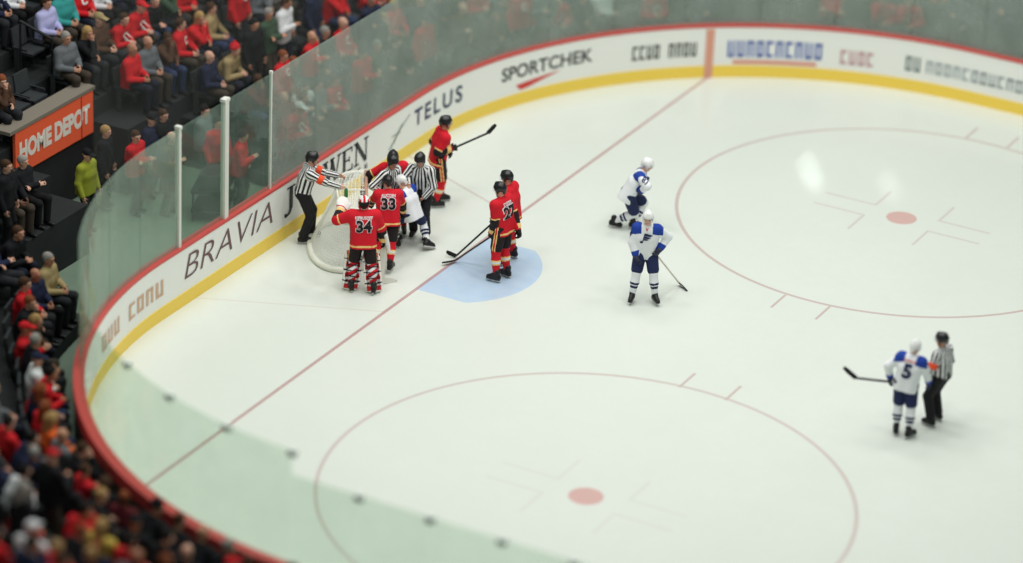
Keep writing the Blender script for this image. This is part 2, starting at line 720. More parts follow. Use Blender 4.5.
on_boards('advert_blocks', letter_blocks(8, 17, (4, 6)), 1.25, 2.25, 0.36, 0.46, M_INK)
on_boards('advert_blocks', letter_blocks(9, 3, (4,)), 10.36, 11.80, 0.50, 0.82, mat('ink_moss', (70, 78, 70), 0.6))
on_boards('advert_blocks', letter_blocks(10, 5), 12.48, 14.50, 0.46, 0.84, mat('ink_blue', (88, 112, 186), 0.6))
on_boards('advert_underline', poly_tris([[(0, 0), (1, 0), (1, 1), (0, 1)]]), 12.6, 14.4, 0.31, 0.39, mat('ink_coral', (226, 150, 130), 0.6))
on_boards('advert_blocks', letter_blocks(4, 8), 14.90, 15.60, 0.42, 0.74, mat('ink_pink', (206, 160, 168), 0.6))
on_boards('advert_blocks', letter_blocks(2, 9), 16.30, 16.62, 0.46, 0.80, mat('ink_slate', (120, 136, 134), 0.6))
on_boards('advert_blocks', letter_blocks(12, 10), 16.75, 19.1, 0.48, 0.76, mat('ink_mist', (168, 180, 182), 0.6))
on_boards('advert_blocks', letter_blocks(8, 12, (3,)), -7.6, -5.0, 0.50, 0.82, mat('ink_sand', (214, 178, 150), 0.6))

# ------------------------------------------------------------------ glass above the boards


def glass_material(name, tint, scuff_glare, haze):  # the diffuse share covers scuffs and painted-in reflected light
    m = bpy.data.materials.new(name)
    m.use_nodes = True
    nt = m.node_tree
    for n in list(nt.nodes):
        nt.nodes.remove(n)
    out = nt.nodes.new('ShaderNodeOutputMaterial')
    tr = nt.nodes.new('ShaderNodeBsdfTransparent')
    tr.inputs[0].default_value = (*tint, 1)
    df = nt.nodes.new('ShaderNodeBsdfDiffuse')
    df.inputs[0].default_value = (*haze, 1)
    gl = nt.nodes.new('ShaderNodeBsdfGlossy')
    gl.inputs['Roughness'].default_value = 0.06
    lw = nt.nodes.new('ShaderNodeLayerWeight')
    lw.inputs['Blend'].default_value = 0.5
    gg = N(nt)
    fr = gg.add(0.02, gg.mul(gg.m('POWER', lw.outputs['Facing'], 4.0), 0.25))
    tc = nt.nodes.new('ShaderNodeTexCoord')
    no = nt.nodes.new('ShaderNodeTexNoise')
    no.inputs['Scale'].default_value = 1.3
    no.inputs['Detail'].default_value = 5
    nt.links.new(tc.outputs['Object'], no.inputs['Vector'])
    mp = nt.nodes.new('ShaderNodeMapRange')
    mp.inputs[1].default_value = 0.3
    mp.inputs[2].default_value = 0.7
    mp.inputs[3].default_value = scuff_glare * 0.75
    mp.inputs[4].default_value = scuff_glare * 1.25
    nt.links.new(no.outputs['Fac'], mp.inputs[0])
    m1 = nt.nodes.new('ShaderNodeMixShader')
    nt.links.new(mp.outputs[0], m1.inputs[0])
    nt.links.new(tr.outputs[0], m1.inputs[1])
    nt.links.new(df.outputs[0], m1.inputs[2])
    m2 = nt.nodes.new('ShaderNodeMixShader')
    nt.links.new(fr, m2.inputs[0])
    nt.links.new(m1.outputs[0], m2.inputs[1])
    nt.links.new(gl.outputs[0], m2.inputs[2])
    nt.links.new(m2.outputs[0], out.inputs[0])
    return m


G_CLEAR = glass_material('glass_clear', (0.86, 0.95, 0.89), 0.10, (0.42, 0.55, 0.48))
G_SCUFF_GLARE = glass_material('glass_scuff_glare', (0.84, 0.93, 0.88), 0.33, (0.48, 0.54, 0.49))  # scuffs, plus haze of reflected light painted in as grey diffuse
G_HAZE = glass_material('glass_grazing_haze', (0.86, 0.95, 0.89), 0.26, (0.46, 0.56, 0.48))  # pale sheen of glass viewed at grazing angles, put into the diffuse mix
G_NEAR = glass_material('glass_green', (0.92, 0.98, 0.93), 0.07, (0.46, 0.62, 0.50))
M_POST = mat('post_white', (226, 228, 220), 0.4)
M_CLIP = mat('clip_pale', (226, 236, 228), 0.5)

win_n = 0


def glass_panel(s0, s1, z1, gm, clip=False):
    global win_n
    win_n += 1
    k = max(1, int(abs(s1 - s0) / 0.4))
    ss = [s0 + 0.006 + (s1 - s0 - 0.012) * i / k for i in range(k + 1)]
    o = sweep('window_%d' % win_n, [(0.06, ZB - 0.01), (0.06, z1), (0.075, z1), (0.075, ZB - 0.01)], [gm], [0] * 4, ss=ss)
    o['kind'] = 'structure'
    if clip:
        b = MB()
        p, n = outl(s0, 0.067)
        R = np.array([[-n[1], n[0], 0], [n[0], n[1], 0], [0, 0, 1.0]])
        b.box((p[0], p[1], z1 - 0.09), (0.055, 0.045, 0.12), R)
        b.box((p[0], p[1], (ZB + z1) / 2), (0.012, 0.022, (z1 - ZB) / 2), R)
        b.build('clamp', [M_CLIP], o)
    return o


# end glass: clear bays by the walkway, bays with scuffs and painted reflection haze beyond
PY = [-1.27, -2.85, -4.40]
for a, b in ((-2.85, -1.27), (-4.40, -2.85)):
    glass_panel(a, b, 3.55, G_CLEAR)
sx = -4.40
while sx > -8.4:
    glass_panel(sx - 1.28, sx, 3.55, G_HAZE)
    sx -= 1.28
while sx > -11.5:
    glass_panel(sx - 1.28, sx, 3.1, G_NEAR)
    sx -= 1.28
nstart = sx
clips = [-13.42, -14.70, -16.05, -17.33, -18.52, -19.76, -20.99, -22.2, -23.4]
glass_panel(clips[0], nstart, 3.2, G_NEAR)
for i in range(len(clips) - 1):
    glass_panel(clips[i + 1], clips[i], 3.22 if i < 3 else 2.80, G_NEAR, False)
    o_ = bpy.data.objects['window_%d' % win_n]
for i, c in enumerate(clips[:-1]):
    zt = 3.22 if i < 4 else 2.80
    o_ = [o for o in COL.objects if o.name.startswith('window_')][-1 - (len(clips) - 2 - i)]
    b = MB()
    p, n = outl(c, 0.067)
    R = np.array([[-n[1], n[0], 0], [n[0], n[1], 0], [0, 0, 1.0]])
    b.box((p[0], p[1], zt - 0.04), (0.07, 0.045, 0.055), R)
    b.build('clamp', [M_CLIP], o_)
sx = -1.27
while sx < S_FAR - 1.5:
    glass_panel(sx, sx + 1.6, 3.55, G_SCUFF_GLARE)
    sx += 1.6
for y_, lb, r_ in ((PY[0], 'thin white upright post in the glass behind the referee with orange armbands', 0.018),
                   (PY[1], 'thickest white upright post in the end glass, middle of the three', 0.062),
                   (PY[2], 'white upright post in the glass nearest the two men standing in the walkway', 0.034)):
    b = MB()
    b.box((X0 - 0.067, y_, (ZB + 3.56) / 2), (min(0.05, r_ * 1.3), r_, (3.56 - ZB) / 2 + 0.005))
    o = b.build('glass_post', [M_POST])
    b2 = MB()
    b2.box((X0 - 0.067, y_, 3.56 + 0.015), (min(0.06, r_ * 1.7), r_ * 1.35, 0.03))
    b2.build('post_cap', [M_POST], o)
    tag(o, lb, 'post')

# spectator netting over the end glass
nm = bpy.data.materials.new('netting_mesh')
nm.use_nodes = True
nt = nm.node_tree
b_ = nt.nodes['Principled BSDF']
b_.inputs['Base Color'].default_value = (0.10, 0.11, 0.10, 1)
b_.inputs['Roughness'].default_value = 1.0
b_.inputs['Alpha'].default_value = 0.14
netting = sweep('safety_netting', [(0.10, 3.58), (0.10, 11.5)], [nm], [0], ss=[-7.7 + 0.4 * i for i in range(60)], closed=False)
tag(netting, 'fine dark safety netting hanging above the end glass in front of the crowd', 'netting')

# ------------------------------------------------------------------ terraces
D0, DR, Z0, ZR = 0.95, 0.86, 0.30, 0.38
NROW = 10
WELL = (-3.5, 0.95)
WELL0 = -6.0


def row_d(r, s=0.0): return D0 + DR * r - 0.68 * min(1.0, max(0.0, (-7.5 - s) / 2.0))
def row_z(r, s): return 0.04 if in_well(r, s) else Z0 + ZR * r
def in_well(r, s): return (WELL[0] < s < -0.9 and r < 4) or (WELL[0] < s < WELL[1] and r < 3) or (WELL0 < s < WELL[1] and r < 2)


ss = sorted(set([round(S_NEAR - 2 + i * 0.5, 3) for i in range(int((S_FAR - S_NEAR + 4) / 0.5) + 1)] + list(WELL) + [WELL0, -0.9]))
tb = MB()
for i in range(len(ss) - 1):
    a, b = ss[i], ss[i + 1]
    mid = (a + b) / 2
    zp = 0.03
    tb.quad(op3(a, 0.16, 0.03), op3(b, 0.16, 0.03), op3(b, row_d(0, b), 0.03), op3(a, row_d(0, a), 0.03), 1)
    for r in range(NROW):
        z = row_z(r, mid)
        d, e = row_d(r, a), row_d(r, b)
        if z != zp:
            tb.quad(op3(a, d, zp), op3(b, e, zp), op3(b, e, z), op3(a, d, z), 0)
        tb.quad(op3(a, d, z), op3(b, e, z), op3(b, e + DR, z), op3(a, d + DR, z), 1 if in_well(r, mid) else 0)
        zp = z
for w in (WELL[0], WELL0, -0.9, WELL[1]):
    for r in range(4):
        if in_well(r, w - .01) == in_well(r, w + .01): continue
        d = row_d(r, w)
        tb.quad(op3(w, d, 0.03), op3(w, d + DR, 0.03), op3(w, d + DR, Z0 + ZR * r), op3(w, d, Z0 + ZR * r), 2)
terr = tb.build('floor_terrace', [mat('terrace_concrete', (44, 47, 48), 0.9, 0, 0.2, 0.3, 2), mat('walkway_floor', (112, 130, 114), 0.7, 0, 0.3, 0.15, 3), mat('well_wall', (40, 42, 42), 0.8)])
terr['kind'] = 'structure'

# parapet at the back of the walkway
pb = MB()
zpar = 2.12
pb.box((X0 - row_d(4) + 0.02, (WELL[0] - 0.9) / 2, zpar / 2), (0.05, (-0.9 - WELL[0]) / 2, zpar / 2))
par = pb.build('wall_parapet', [mat('parapet_dark', (38, 40, 40), 0.8)])
par['kind'] = 'structure'
# orange advertising board on the parapet
sx_ = X0 - row_d(4) + 0.02 + 0.055
sb = MB()
yA, yB, zA, zB = -3.58, -1.02, 1.27, 2.14
sb.box((sx_ + 0.03, (yA + yB) / 2, (zA + zB) / 2), (0.03, (yB - yA) / 2, (zB - zA) / 2))
sign = sb.build('advertising_sign', [mat('sign_orange', (255, 108, 70), 0.5)])
tag(sign, 'orange advertising board with white stencil lettering on the dark parapet', 'sign')
V, F = text_tris('HOME DEPOT', 0.055, 0.0)
w = V[:, 0].max()
P = [(sx_ + 0.066, yA + 0.12 + (yB - yA - 0.24) * v[0] / w, zA + 0.25 + 0.40 * v[1]) for v in V]
so = link('lettering', new_mesh('lettering', P, F, [mat('sign_white', (246, 240, 228), 0.5)], None, False), sign)
if so.data.polygons[0].normal.x < 0: so.data.flip_normals()
tb = MB()
tb.box((sx_ + 0.067, -1.42, (zA + zB) / 2), (0.004, 0.010, (zB - zA) / 2))
tb.build('panel_joint', [mat('sign_seam', (176, 62, 40), 0.5)], sign)
lb = MB()
lb.box((sx_ - 0.13, (yA + yB) / 2 - 0.06, zB + 0.05), (0.20, (yB - yA) / 2 + 0.12, 0.035))
lo = lb.build('ledge', [mat('ledge_grey', (132, 124, 112), 0.7)], sign)

# stair handrail and yellow rail post
hr = MB()
ha, hb = at_x(20, 21, -9.25), at_x(52, 39, -8.60)
hr.tube([ha, hb], 0.03, 8)
rail = hr.build('handrail', [mat('rail_black', (26, 27, 30), 0.5)])
tag(rail, 'black sloping stair handrail in front of the man in lavender shirt', 'handrail')
for p in (ha, hb):
    pbm = MB()
    r_ = max(0, min(NROW - 1, int((X0 - p[0] - D0) / DR)))
    pbm.tube([(p[0], p[1], Z0 + ZR * r_), (p[0], p[1], p[2])], 0.024, 8)
    pbm.build('upright', [mat('rail_black', (26, 27, 30), 0.5)], rail)
yp = MB()
q = at_x(111, 126, X0 - row_d(4) - 0.12)
yp.tube([(q[0], q[1], row_z(4, 0)), (q[0], q[1], q[2] + 0.62)], 0.045, 8)
yo = yp.build('yellow_post', [mat('rail_yellow', (176, 160, 62), 0.5)])
tag(yo, 'slim yellow upright post in the stand behind the men in the walkway', 'post')


# ------------------------------------------------------------------ figures
def nrm(v):
    v = np.asarray(v, float)
    return v / (np.linalg.norm(v) + 1e-12)


def Rx(a):
    c, s = math.cos(a), math.sin(a)
    return np.array([[1, 0, 0], [0, c, -s], [0, s, c]])


def Ry(a):
    c, s = math.cos(a), math.sin(a)
    return np.array([[c, 0, s], [0, 1, 0], [-s, 0, c]])


def Rz(a):
    c, s = math.cos(a), math.sin(a)
    return np.array([[c, -s, 0], [s, c, 0], [0, 0, 1]])


rad = math.radians


def ik(a, t, l1, l2, pole):
    a, t = np.asarray(a, float), np.asarray(t, float)
    d = t - a
    L = np.linalg.norm(d)
    Lm = min(L, (l1 + l2) * 0.995)
    u = d / (L + 1e-9)
    t = a + u * Lm
    c = (l1 * l1 + Lm * Lm - l2 * l2) / (2 * Lm)
    hgt = math.sqrt(max(l1 * l1 - c * c, 1e-6))
    p = np.asarray(pole, float)
    p = p - u * (p @ u)
    return a + u * c + nrm(p) * hgt, t


def joints(pel, lean=5, side=0, twist=0, head=(0, 10, 0), hl=(-.25, .2, .9), hr=(.25, .2, .9), fl=(-.13, 0, .125), fr=(.13, 0, .125),
           pl=(-.7, -.6, -.4), pr=(.7, -.6, -.4), kl=(-.1, 1, .2), kr=(.1, 1, .2), sh=0.185):
    J = {}
    pel = np.asarray(pel, float)
    R = Ry(rad(side)) @ Rx(-rad(lean)) @ Rz(-rad(twist))
    J['R'] = R
    up, rt, fw = R[:, 2], R[:, 0], R[:, 1]
    J['pel'] = pel
    J['chest'] = pel + up * .28
    J['nb'] = pel + up * .50
    J['sl'] = pel + up * .445 - rt * sh + fw * .01
    J['sr'] = pel + up * .445 + rt * sh + fw * .01
    Rp = Rz(-rad(twist) * .4)
    J['hipl'] = pel - Rp[:, 0] * .095
    J['hipr'] = pel + Rp[:, 0] * .095
    Rh = Rz(-rad(head[0])) @ Rx(-rad(head[1])) @ Ry(rad(head[2]))
    J['Rh'] = Rh
    J['hc'] = J['nb'] + nrm(up * .6 + Rh[:, 2] * .4) * .175 + Rh[:, 1] * .02
    J['el'], J['wl'] = ik(J['sl'], hl, .30, .27, pl)
    J['er'], J['wr'] = ik(J['sr'], hr, .30, .27, pr)
    J['kl'], J['al'] = ik(J['hipl'], fl, .45, .44, kl)
    J['kr'], J['ar'] = ik(J['hipr'], fr, .45, .44, kr)
    return J


def head_ops(J):
    R, c = J['Rh'], J['hc']
    P = lambda x, y, z: c + R @ np.array([x, y, z])
    return [el(P(0, -.012, .030), (.077, .096, .090), R, .02), el(P(0, .020, -.030), (.063, .072, .092), R, .03),
            el(P(0, .050, -.088), (.036, .032, .030), R, .03), rc(P(0, .086, .012), P(0, .106, -.028), .009, .014, .012),
            el(P(-.078, -.006, -.012), (.012, .022, .032), R, .008), el(P(.078, -.006, -.012), (.012, .022, .032), R, .008),
            rc(P(-.04, .078, .032), P(.04, .078, .032), .014, .014, .02),
            rc(P(-.02, .082, -.062), P(.02, .082, -.062), .008, .008, .012),
            ('sub', el(P(-.032, .098, .008), (.016, .014, .010), R)), ('sub', el(P(.032, .098, .008), (.016, .014, .010), R))]


def hand_ops(w, d, n, curl=35, side=1, r=.0085):
    """palm, four fingers and a thumb; d along the hand, n out of the palm"""
    d = nrm(d)
    n = nrm(np.asarray(n, float) - d * (np.asarray(n, float) @ d))
    s = np.cross(d, n) * side
    R = np.stack([s, d, n], 1)
    if np.linalg.det(R) < 0: R[:, 0] *= -1
    O = [bx(w + d * .045, (.040, .052, .015), .012, R, .015)]
    for i, (o, f) in enumerate(((-.033, .85), (-.011, 1.0), (.011, .95), (.033, .75))):
        p = w + d * .09 + s * o
        a = rad(curl * .6)
        for L in (.042, .028, .022):
            dd = d * math.cos(a) + n * math.sin(a)
            q = p + dd * L * f
            O.append(rc(p, q, r, r * .92, .004))
            p = q
            a += rad(curl)
    p = w + d * .03 - s * .038
    q = p + nrm(d * .6 - s * .6 + n * .3) * .038
    O.append(rc(p, q, r * 1.25, r * 1.05, .008))
    O.append(rc(q, q + nrm(d * .85 - s * .15 + n * .5) * .032, r * 1.05, r * .9, .004))
    return O


def body_ops(J, fem=0, bare=True, foot=True, curl=35, fdir=None):
    R = J['R']
    up, rt, fw = R[:, 2], R[:, 0], R[:, 1]
    O = []
    for sx in (-.055, .055):
        O += [rc(J['pel'] + rt * sx, J['chest'] + rt * sx, .115, .110, .04), rc(J['chest'] + rt * sx, J['nb'] - up * .08 + rt * sx, .110, .095, .04)]
    O += [rc(J['sl'], J['sr'], .062, .062, .05), rc(J['nb'] - up * .05, J['hc'] - J['Rh'][:, 2] * .03, .058, .052, .03)]
    for a in 'lr':
        s, e, w = J['s' + a], J['e' + a], J['w' + a]
        O += [rc(s, e, .056, .042, .03), rc(e, e + (w - e) * .35, .042, .043, .02), rc(e + (w - e) * .35, w, .043, .027, .02)]
        h, k, n = J['hip' + a], J['k' + a], J['a' + a]
        O += [rc(h, k, .088, .058, .03), rc(k, k + (n - k) * .35, .056, .060, .02), rc(k + (n - k) * .35, n, .060, .036, .02)]
        if foot:
            f = nrm(fdir) if fdir is not None else np.array([0, 1.0, 0])
            O += [rc(n - np.array([0, 0, .03]) - f * .04, n - np.array([0, 0, .05]) + f * .14, .042, .034, .02)]
        if bare:
            dd = nrm(w - e)
            inn = nrm(rt * (1 if a == 'l' else -1) - up * .3 + fw * .2)
            O += hand_ops(w - dd * .01, dd, inn, curl, 1 if a == 'l' else -1)
    return O + head_ops(J)


SKIN = [mat('skin_a', (222, 172, 148), .55, 0, .4), mat('skin_b', (205, 150, 122), .55, 0, .4), mat('skin_c', (184, 128, 100), .55, 0, .4), mat('skin_d', (120, 82, 62), .55, 0, .4)]
M_EYE = mat('eye_dark', (38, 32, 30), .3)
M_LIP = mat('lip', (168, 98, 92), .5)
M_BLACK = mat('black_cloth', (30, 30, 33), .8, 0, .3)
M_BOOT = mat('boot_black', (26, 26, 28), .45)
M_STEEL = mat('blade_steel', (190, 196, 200), .25, 1.0)
M_HOLD = mat('holder_white', (224, 224, 222), .4)
M_HELB = mat('helmet_black', (28, 28, 30), .3, 0, .5)
M_HELW = mat('helmet_white', (236, 238, 236), .3, 0, .5)
M_HOCKR = mat('jersey_red', (210, 28, 44), .8, 0, .25, .06, 10)
M_HOCKB = mat('jersey_black', (36, 30, 32), .8, 0, .25)
M_HOCKW = mat('jersey_white', (236, 239, 242), .8, 0, .25, .04, 10)
M_HOCKU = mat('jersey_blue', (34, 66, 158), .8, 0, .25)
M_HOCKN = mat('jersey_navy', (38, 46, 84), .8, 0, .25)
M_HOCKY = mat('trim_gold', (244, 204, 130), .8, 0, .25)
M_BAND = mat('armband_orange', (246, 84, 42), .7)


def face_mats(J, C):
    """skin 0, eyes 1, lips 2"""
    q = (C - J['hc']) @ J['Rh']
    mi = np.zeros(len(C), int)
    for s in (-1, 1):
        mi[(np.hypot(q[:, 0] - s * .032, (q[:, 2] - .008) * 1.5) < .013) & (q[:, 1] > .055)] = 1
    mi[(np.abs(q[:, 0]) < .024) & (np.abs(q[:, 2] + .062) < .009) & (q[:, 1] > .06)] = 2
    return mi


def bone_t(C, a, b):
    ab = b - a
    t = ((C - a) @ ab) / (ab @ ab)
    d = np.linalg.norm(C - a - np.clip(t, 0, 1)[:, None] * ab, axis=1)
    return t, d


def jersey_ops(J, loose=1.0, hem=-.13, slv=.86, pads=.10):
    R = J['R']
    up, rt, fw = R[:, 2], R[:, 0], R[:, 1]
    O = []
    for sx in (-.075, .075):
        O += [rc(J['pel'] - up * .22 + rt * sx, J['chest'] + rt * sx, .165 * loose, .158 * loose, .05),
              rc(J['chest'] + rt * sx, J['nb'] - up * .10 + rt * sx, .158 * loose, .125 * loose, .05)]
    O.append(cut(-up, J['pel'] + up * hem))
    O += [rc(J['sl'] - up * .01, J['sr'] - up * .01, pads, pads, .06), rc(J['nb'] - up * .06, J['nb'] + up * .005, .085, .070, .03)]
    for a in 'lr':
        s, e, w = J['s' + a], J['e' + a], J['w' + a]
        O += [rc(s, e, pads * .98, pads * .82, .05), rc(e, e + (w - e) * slv, pads * .82, pads * .72, .03)]
    return O


def stripe_attr(me, J, V, n_t=15, n_a=7):
    """a vector attribute holding the angle round the nearest limb, for lengthwise stripes"""
    R = J['R']
    best = np.full(len(V), 9.0)
    out = np.zeros((len(V), 3))
    segs = [(J['pel'] - R[:, 2] * .2, J['nb'], R[:, 0], R[:, 1], n_t, .17), (J['sl'], J['el'], R[:, 1], None, n_a, .09), (J['el'], J['wl'], R[:, 1], None, n_a, .075),
            (J['sr'], J['er'], R[:, 1], None, n_a, .09), (J['er'], J['wr'], R[:, 1], None, n_a, .075)]
    for a, b, r, f, n, rad_ in segs:
        ax = nrm(b - a)
        u = nrm(r - ax * (r @ ax))
        v = np.cross(ax, u)
        t, d = bone_t(V, a, b)
        score = d / rad_
        m = score < best
        q = V - a
        x, y = q @ u, q @ v
        out[m] = np.stack([x, y, np.full(len(V), float(n))], 1)[m]
        best[m] = score[m]
    at = me.attributes.new('stripe', 'FLOAT_VECTOR', 'POINT')
    at.data.foreach_set('vector', out.astype(np.float32).ravel())


def stripe_material():
    m = bpy.data.materials.new('striped_cloth')
    m.use_nodes = True
    nt = m.node_tree
    b = nt.nodes['Principled BSDF']
    b.inputs['Roughness'].default_value = .8
    a = nt.nodes.new('ShaderNodeAttribute')
    a.attribute_name = 'stripe'
    sp = nt.nodes.new('ShaderNodeSeparateXYZ')
    nt.links.new(a.outputs['Vector'], sp.inputs[0])
    g = N(nt)
    an = g.m('ARCTAN2', sp.outputs[1], sp.outputs[0])
    f = g.m('FRACT', g.add(g.mul(g.mul(an, 1 / (2 * math.pi)), sp.outputs[2]), 20.25))
    k = g.gt(f, .52)
    mx = nt.nodes.new('ShaderNodeMix')
    mx.data_type = 'RGBA'
    nt.links.new(k, mx.inputs['Factor'])
    mx.inputs['A'].default_value = (*lin((238, 240, 238)), 1)
    mx.inputs['B'].default_value = (*lin((24, 24, 30)), 1)
    nt.links.new(mx.outputs['Result'], b.inputs['Base Color'])
    return m


M_STRIPE = stripe_material()


def skate(J, a, parent, fdir, updir=(0, 0, 1)):
    n = J['a' + a]
    f = nrm(fdir)
    u = nrm(np.asarray(updir, float) - f * (np.asarray(updir, float) @ f))
    r = np.cross(f, u)
    R = np.stack([r, f, u], 1)
    P = lambda x, y, z: n + R @ np.array([x, y, z])
    ops = [rc(P(0, -.02, .07), P(0, -.01, -.02), .058, .052, .02), rc(P(0, -.05, -.035), P(0, .15, -.045), .046, .040, .03), rc(P(0, .02, .02), P(0, .10, -.03), .05, .042, .03),
           bx(P(0, .05, -.078), (.046, .135, .006), .004, R, .006)]
    o = sdf_obj('skate', ops, .012, [M_BOOT], None, parent)
    b = MB()
    b.box(P(0, .05, -.097), (.010, .13, .014), R, 0)
    b.box(P(0, .05, -.118), (.003, .145, .009), R, 1)
    b.build('blade', [M_HOLD, M_STEEL], o)
    return o


def glove(J, a, parent, m0, m1, n=None, curl=48, scale=1.0):
    w, e = J['w' + a], J['e' + a]
    d = nrm(w - e)
    R = J['R']
    if n is None:
        n = R[:, 0] * (1 if a == 'l' else -1) - R[:, 2] * .5 + R[:, 1] * .1
    n = nrm(n - d * (n @ d))
    s = np.cross(d, n) * (1 if a == 'l' else -1)
    RR = np.stack([s, d, n], 1)
    if np.linalg.det(RR) < 0: RR[:, 0] *= -1
    ops = [rc(w - d * .07, w + d * .015, .066, .056, .02), bx(w + d * .065, (.054, .055, .030), .018, RR, .02)]
    for i, (o, f) in enumerate(((-.048, .9), (-.016, 1.0), (.016, 1.0), (.048, .85))):
        p = w + d * .115 + s * o
        ang = rad(curl * .5)
        for L in (.038, .032, .026):
            dd = d * math.cos(ang) + n * math.sin(ang)
            q = p + dd * L * f
            ops.append(rc(p, q, .0165, .0155, .003))
            p = q
            ang += rad(curl)
    p = w + d * .045 - s * .05
    q = p + nrm(d * .7 - s * .5 + n * .4) * .05
    ops += [rc(p, q, .020, .018, .01), rc(q, q + nrm(d * .8 + n * .6) * .035, .018, .016, .004)]

    def mf(C):
        t = (C - w) @ d
        return np.where((t > -.02) & (t < .02), 1, 0)
    o = sdf_obj('glove', ops, .009, [m0, m1], mf, parent)
    J['g' + a] = w + d * .11 + n * .04
    return o


def helmet(J, parent, m, visor=True, cage=False):
    R, c = J['Rh'], J['hc']
    P = lambda x, y, z: c + R @ np.array([x, y, z])
    ops = [el(P(0, -.012, .040), (.104, .124, .108), R, .02), rc(P(-.088, 0, .03), P(-.086, .005, -.035), .026, .022, .02), rc(P(.088, 0, .03), P(.086, .005, -.035), .026, .022, .02),
           rc(P(0, -.085, .02), P(0, -.075, -.05), .05, .045, .03), rc(P(0, .05, .125), P(0, -.09, .115), .022, .022, .03),
           ('sub', bx(P(0, .11, -.07), (.072, .10, .115), .02, R)), ('cut', -R[:, 2], P(0, 0, -.085)),
           ('sub', el(P(0, -.01, .0), (.082, .10, .11), R))]
    o = sdf_obj('helmet', ops, .011, [m], None, parent)
    if visor:
        b = MB()
        k = 10
        for i in range(k):
            a0, a1 = rad(-62 + 124 * i / k), rad(-62 + 124 * (i + 1) / k)
            q = [P(.108 * math.sin(a), .018 + .112 * math.cos(a), z) for a, z in ((a0, -.028), (a1, -.028), (a1, .055), (a0, .055))]
            b.quad(*q)
        vm = MATS.get('visor') or glass_material('visor', (0.9, 0.94, 0.96), .05, (.4, .45, .5))
        MATS['visor'] = vm
        b.build('visor', [vm], o, True)
    b = MB()
    b.tube([P(-.084, .02, -.05), P(-.06, .05, -.115), P(0, .065, -.128), P(.06, .05, -.115), P(.084, .02, -.05)], .006, 6)
    b.build('chin_strap', [m], o, True)
    return o


class Fig:
    """places a figure: foot point on the ice from the photograph, heading relative to the line of sight"""

    def __init__(s, px, py, phi, scale=1.0, z=0.0):
        s.w = at_z(px, py, z)
        v = np.array([math.cos(YAW), math.sin(YAW)])
        a = -rad(phi)
        s.f = np.array([v[0] * math.cos(a) - v[1] * math.sin(a), v[0] * math.sin(a) + v[1] * math.cos(a), 0])
        s.r = np.array([s.f[1], -s.f[0], 0])
        s.scale = scale
        s.dep = depth_of(s.w + np.array([0, 0, 0.0]))
        s.rot = math.atan2(s.f[1], s.f[0]) - math.pi / 2

    def loc(s, w):
        q = (np.asarray(w, float) - s.w) / s.scale
        return np.array([q @ s.r, q @ s.f, q[2]])

    def wor(s, l):
        l = np.asarray(l, float) * s.scale
        return s.w + s.r * l[0] + s.f * l[1] + np.array([0, 0, l[2]])

    def px(s, px, py, off=0.0, z=None):
        """local point seen at a pixel, at the horizontal distance of the figure plus off (or at height z)"""
        if z is not None:
            return s.loc(at_z(px, py, z))
        v = np.array([math.cos(YAW), math.sin(YAW), 0])
        d = ray(px, py)
        t = ((s.w - CAM) @ v + off) / (d @ v)
        return s.loc(CAM + d * t)

    def root(s, o):
        o.location = s.w
        o.rotation_euler = (0, 0, s.rot)
        o.scale = (s.scale,) * 3
        return o


def back_text(root_part, ops, J, txt, h, cu, cv, m, front=False, bold=.03, name='back_number', width=None, lift=.008, outline=None, axis=None, org=None):
    """lettering laid onto the cloth of a jersey"""
    V, F = txt if isinstance(txt, tuple) else text_tris(txt, bold, 0, .14)
    R = J['R']
    up, rt, fw = R[:, 2], R[:, 0], R[:, 1]
    out = fw if front else -fw
    uax = -rt if front else rt
    o0 = J['chest']
    if axis is not None:
        out = nrm(axis)
        uax = nrm(np.cross(up, out))
        o0 = org
    w = V[:, 0].max()
    sc = h if width is None else width / w
    U = (V[:, 0] - w / 2) * sc + cu
    Wv = V[:, 1] * h + cv
    P = o0 + U[:, None] * uax + Wv[:, None] * up + out * .45
    t = np.zeros(len(P))
    for _ in range(30):
        d = sdf_eval(ops, P - out * t[:, None])
        t += np.clip(d, -.03, .12) * .8
    t = np.minimum(t, .62)
    Q = P - out * (t - lift)[:, None]
    me = new_mesh(name, Q, F, [m], None, False)
    o = link(name, me, root_part)
    if len(me.polygons) and me.polygons[0].normal.dot(Vector(out)) < 0:
        me.flip_normals()
    return o


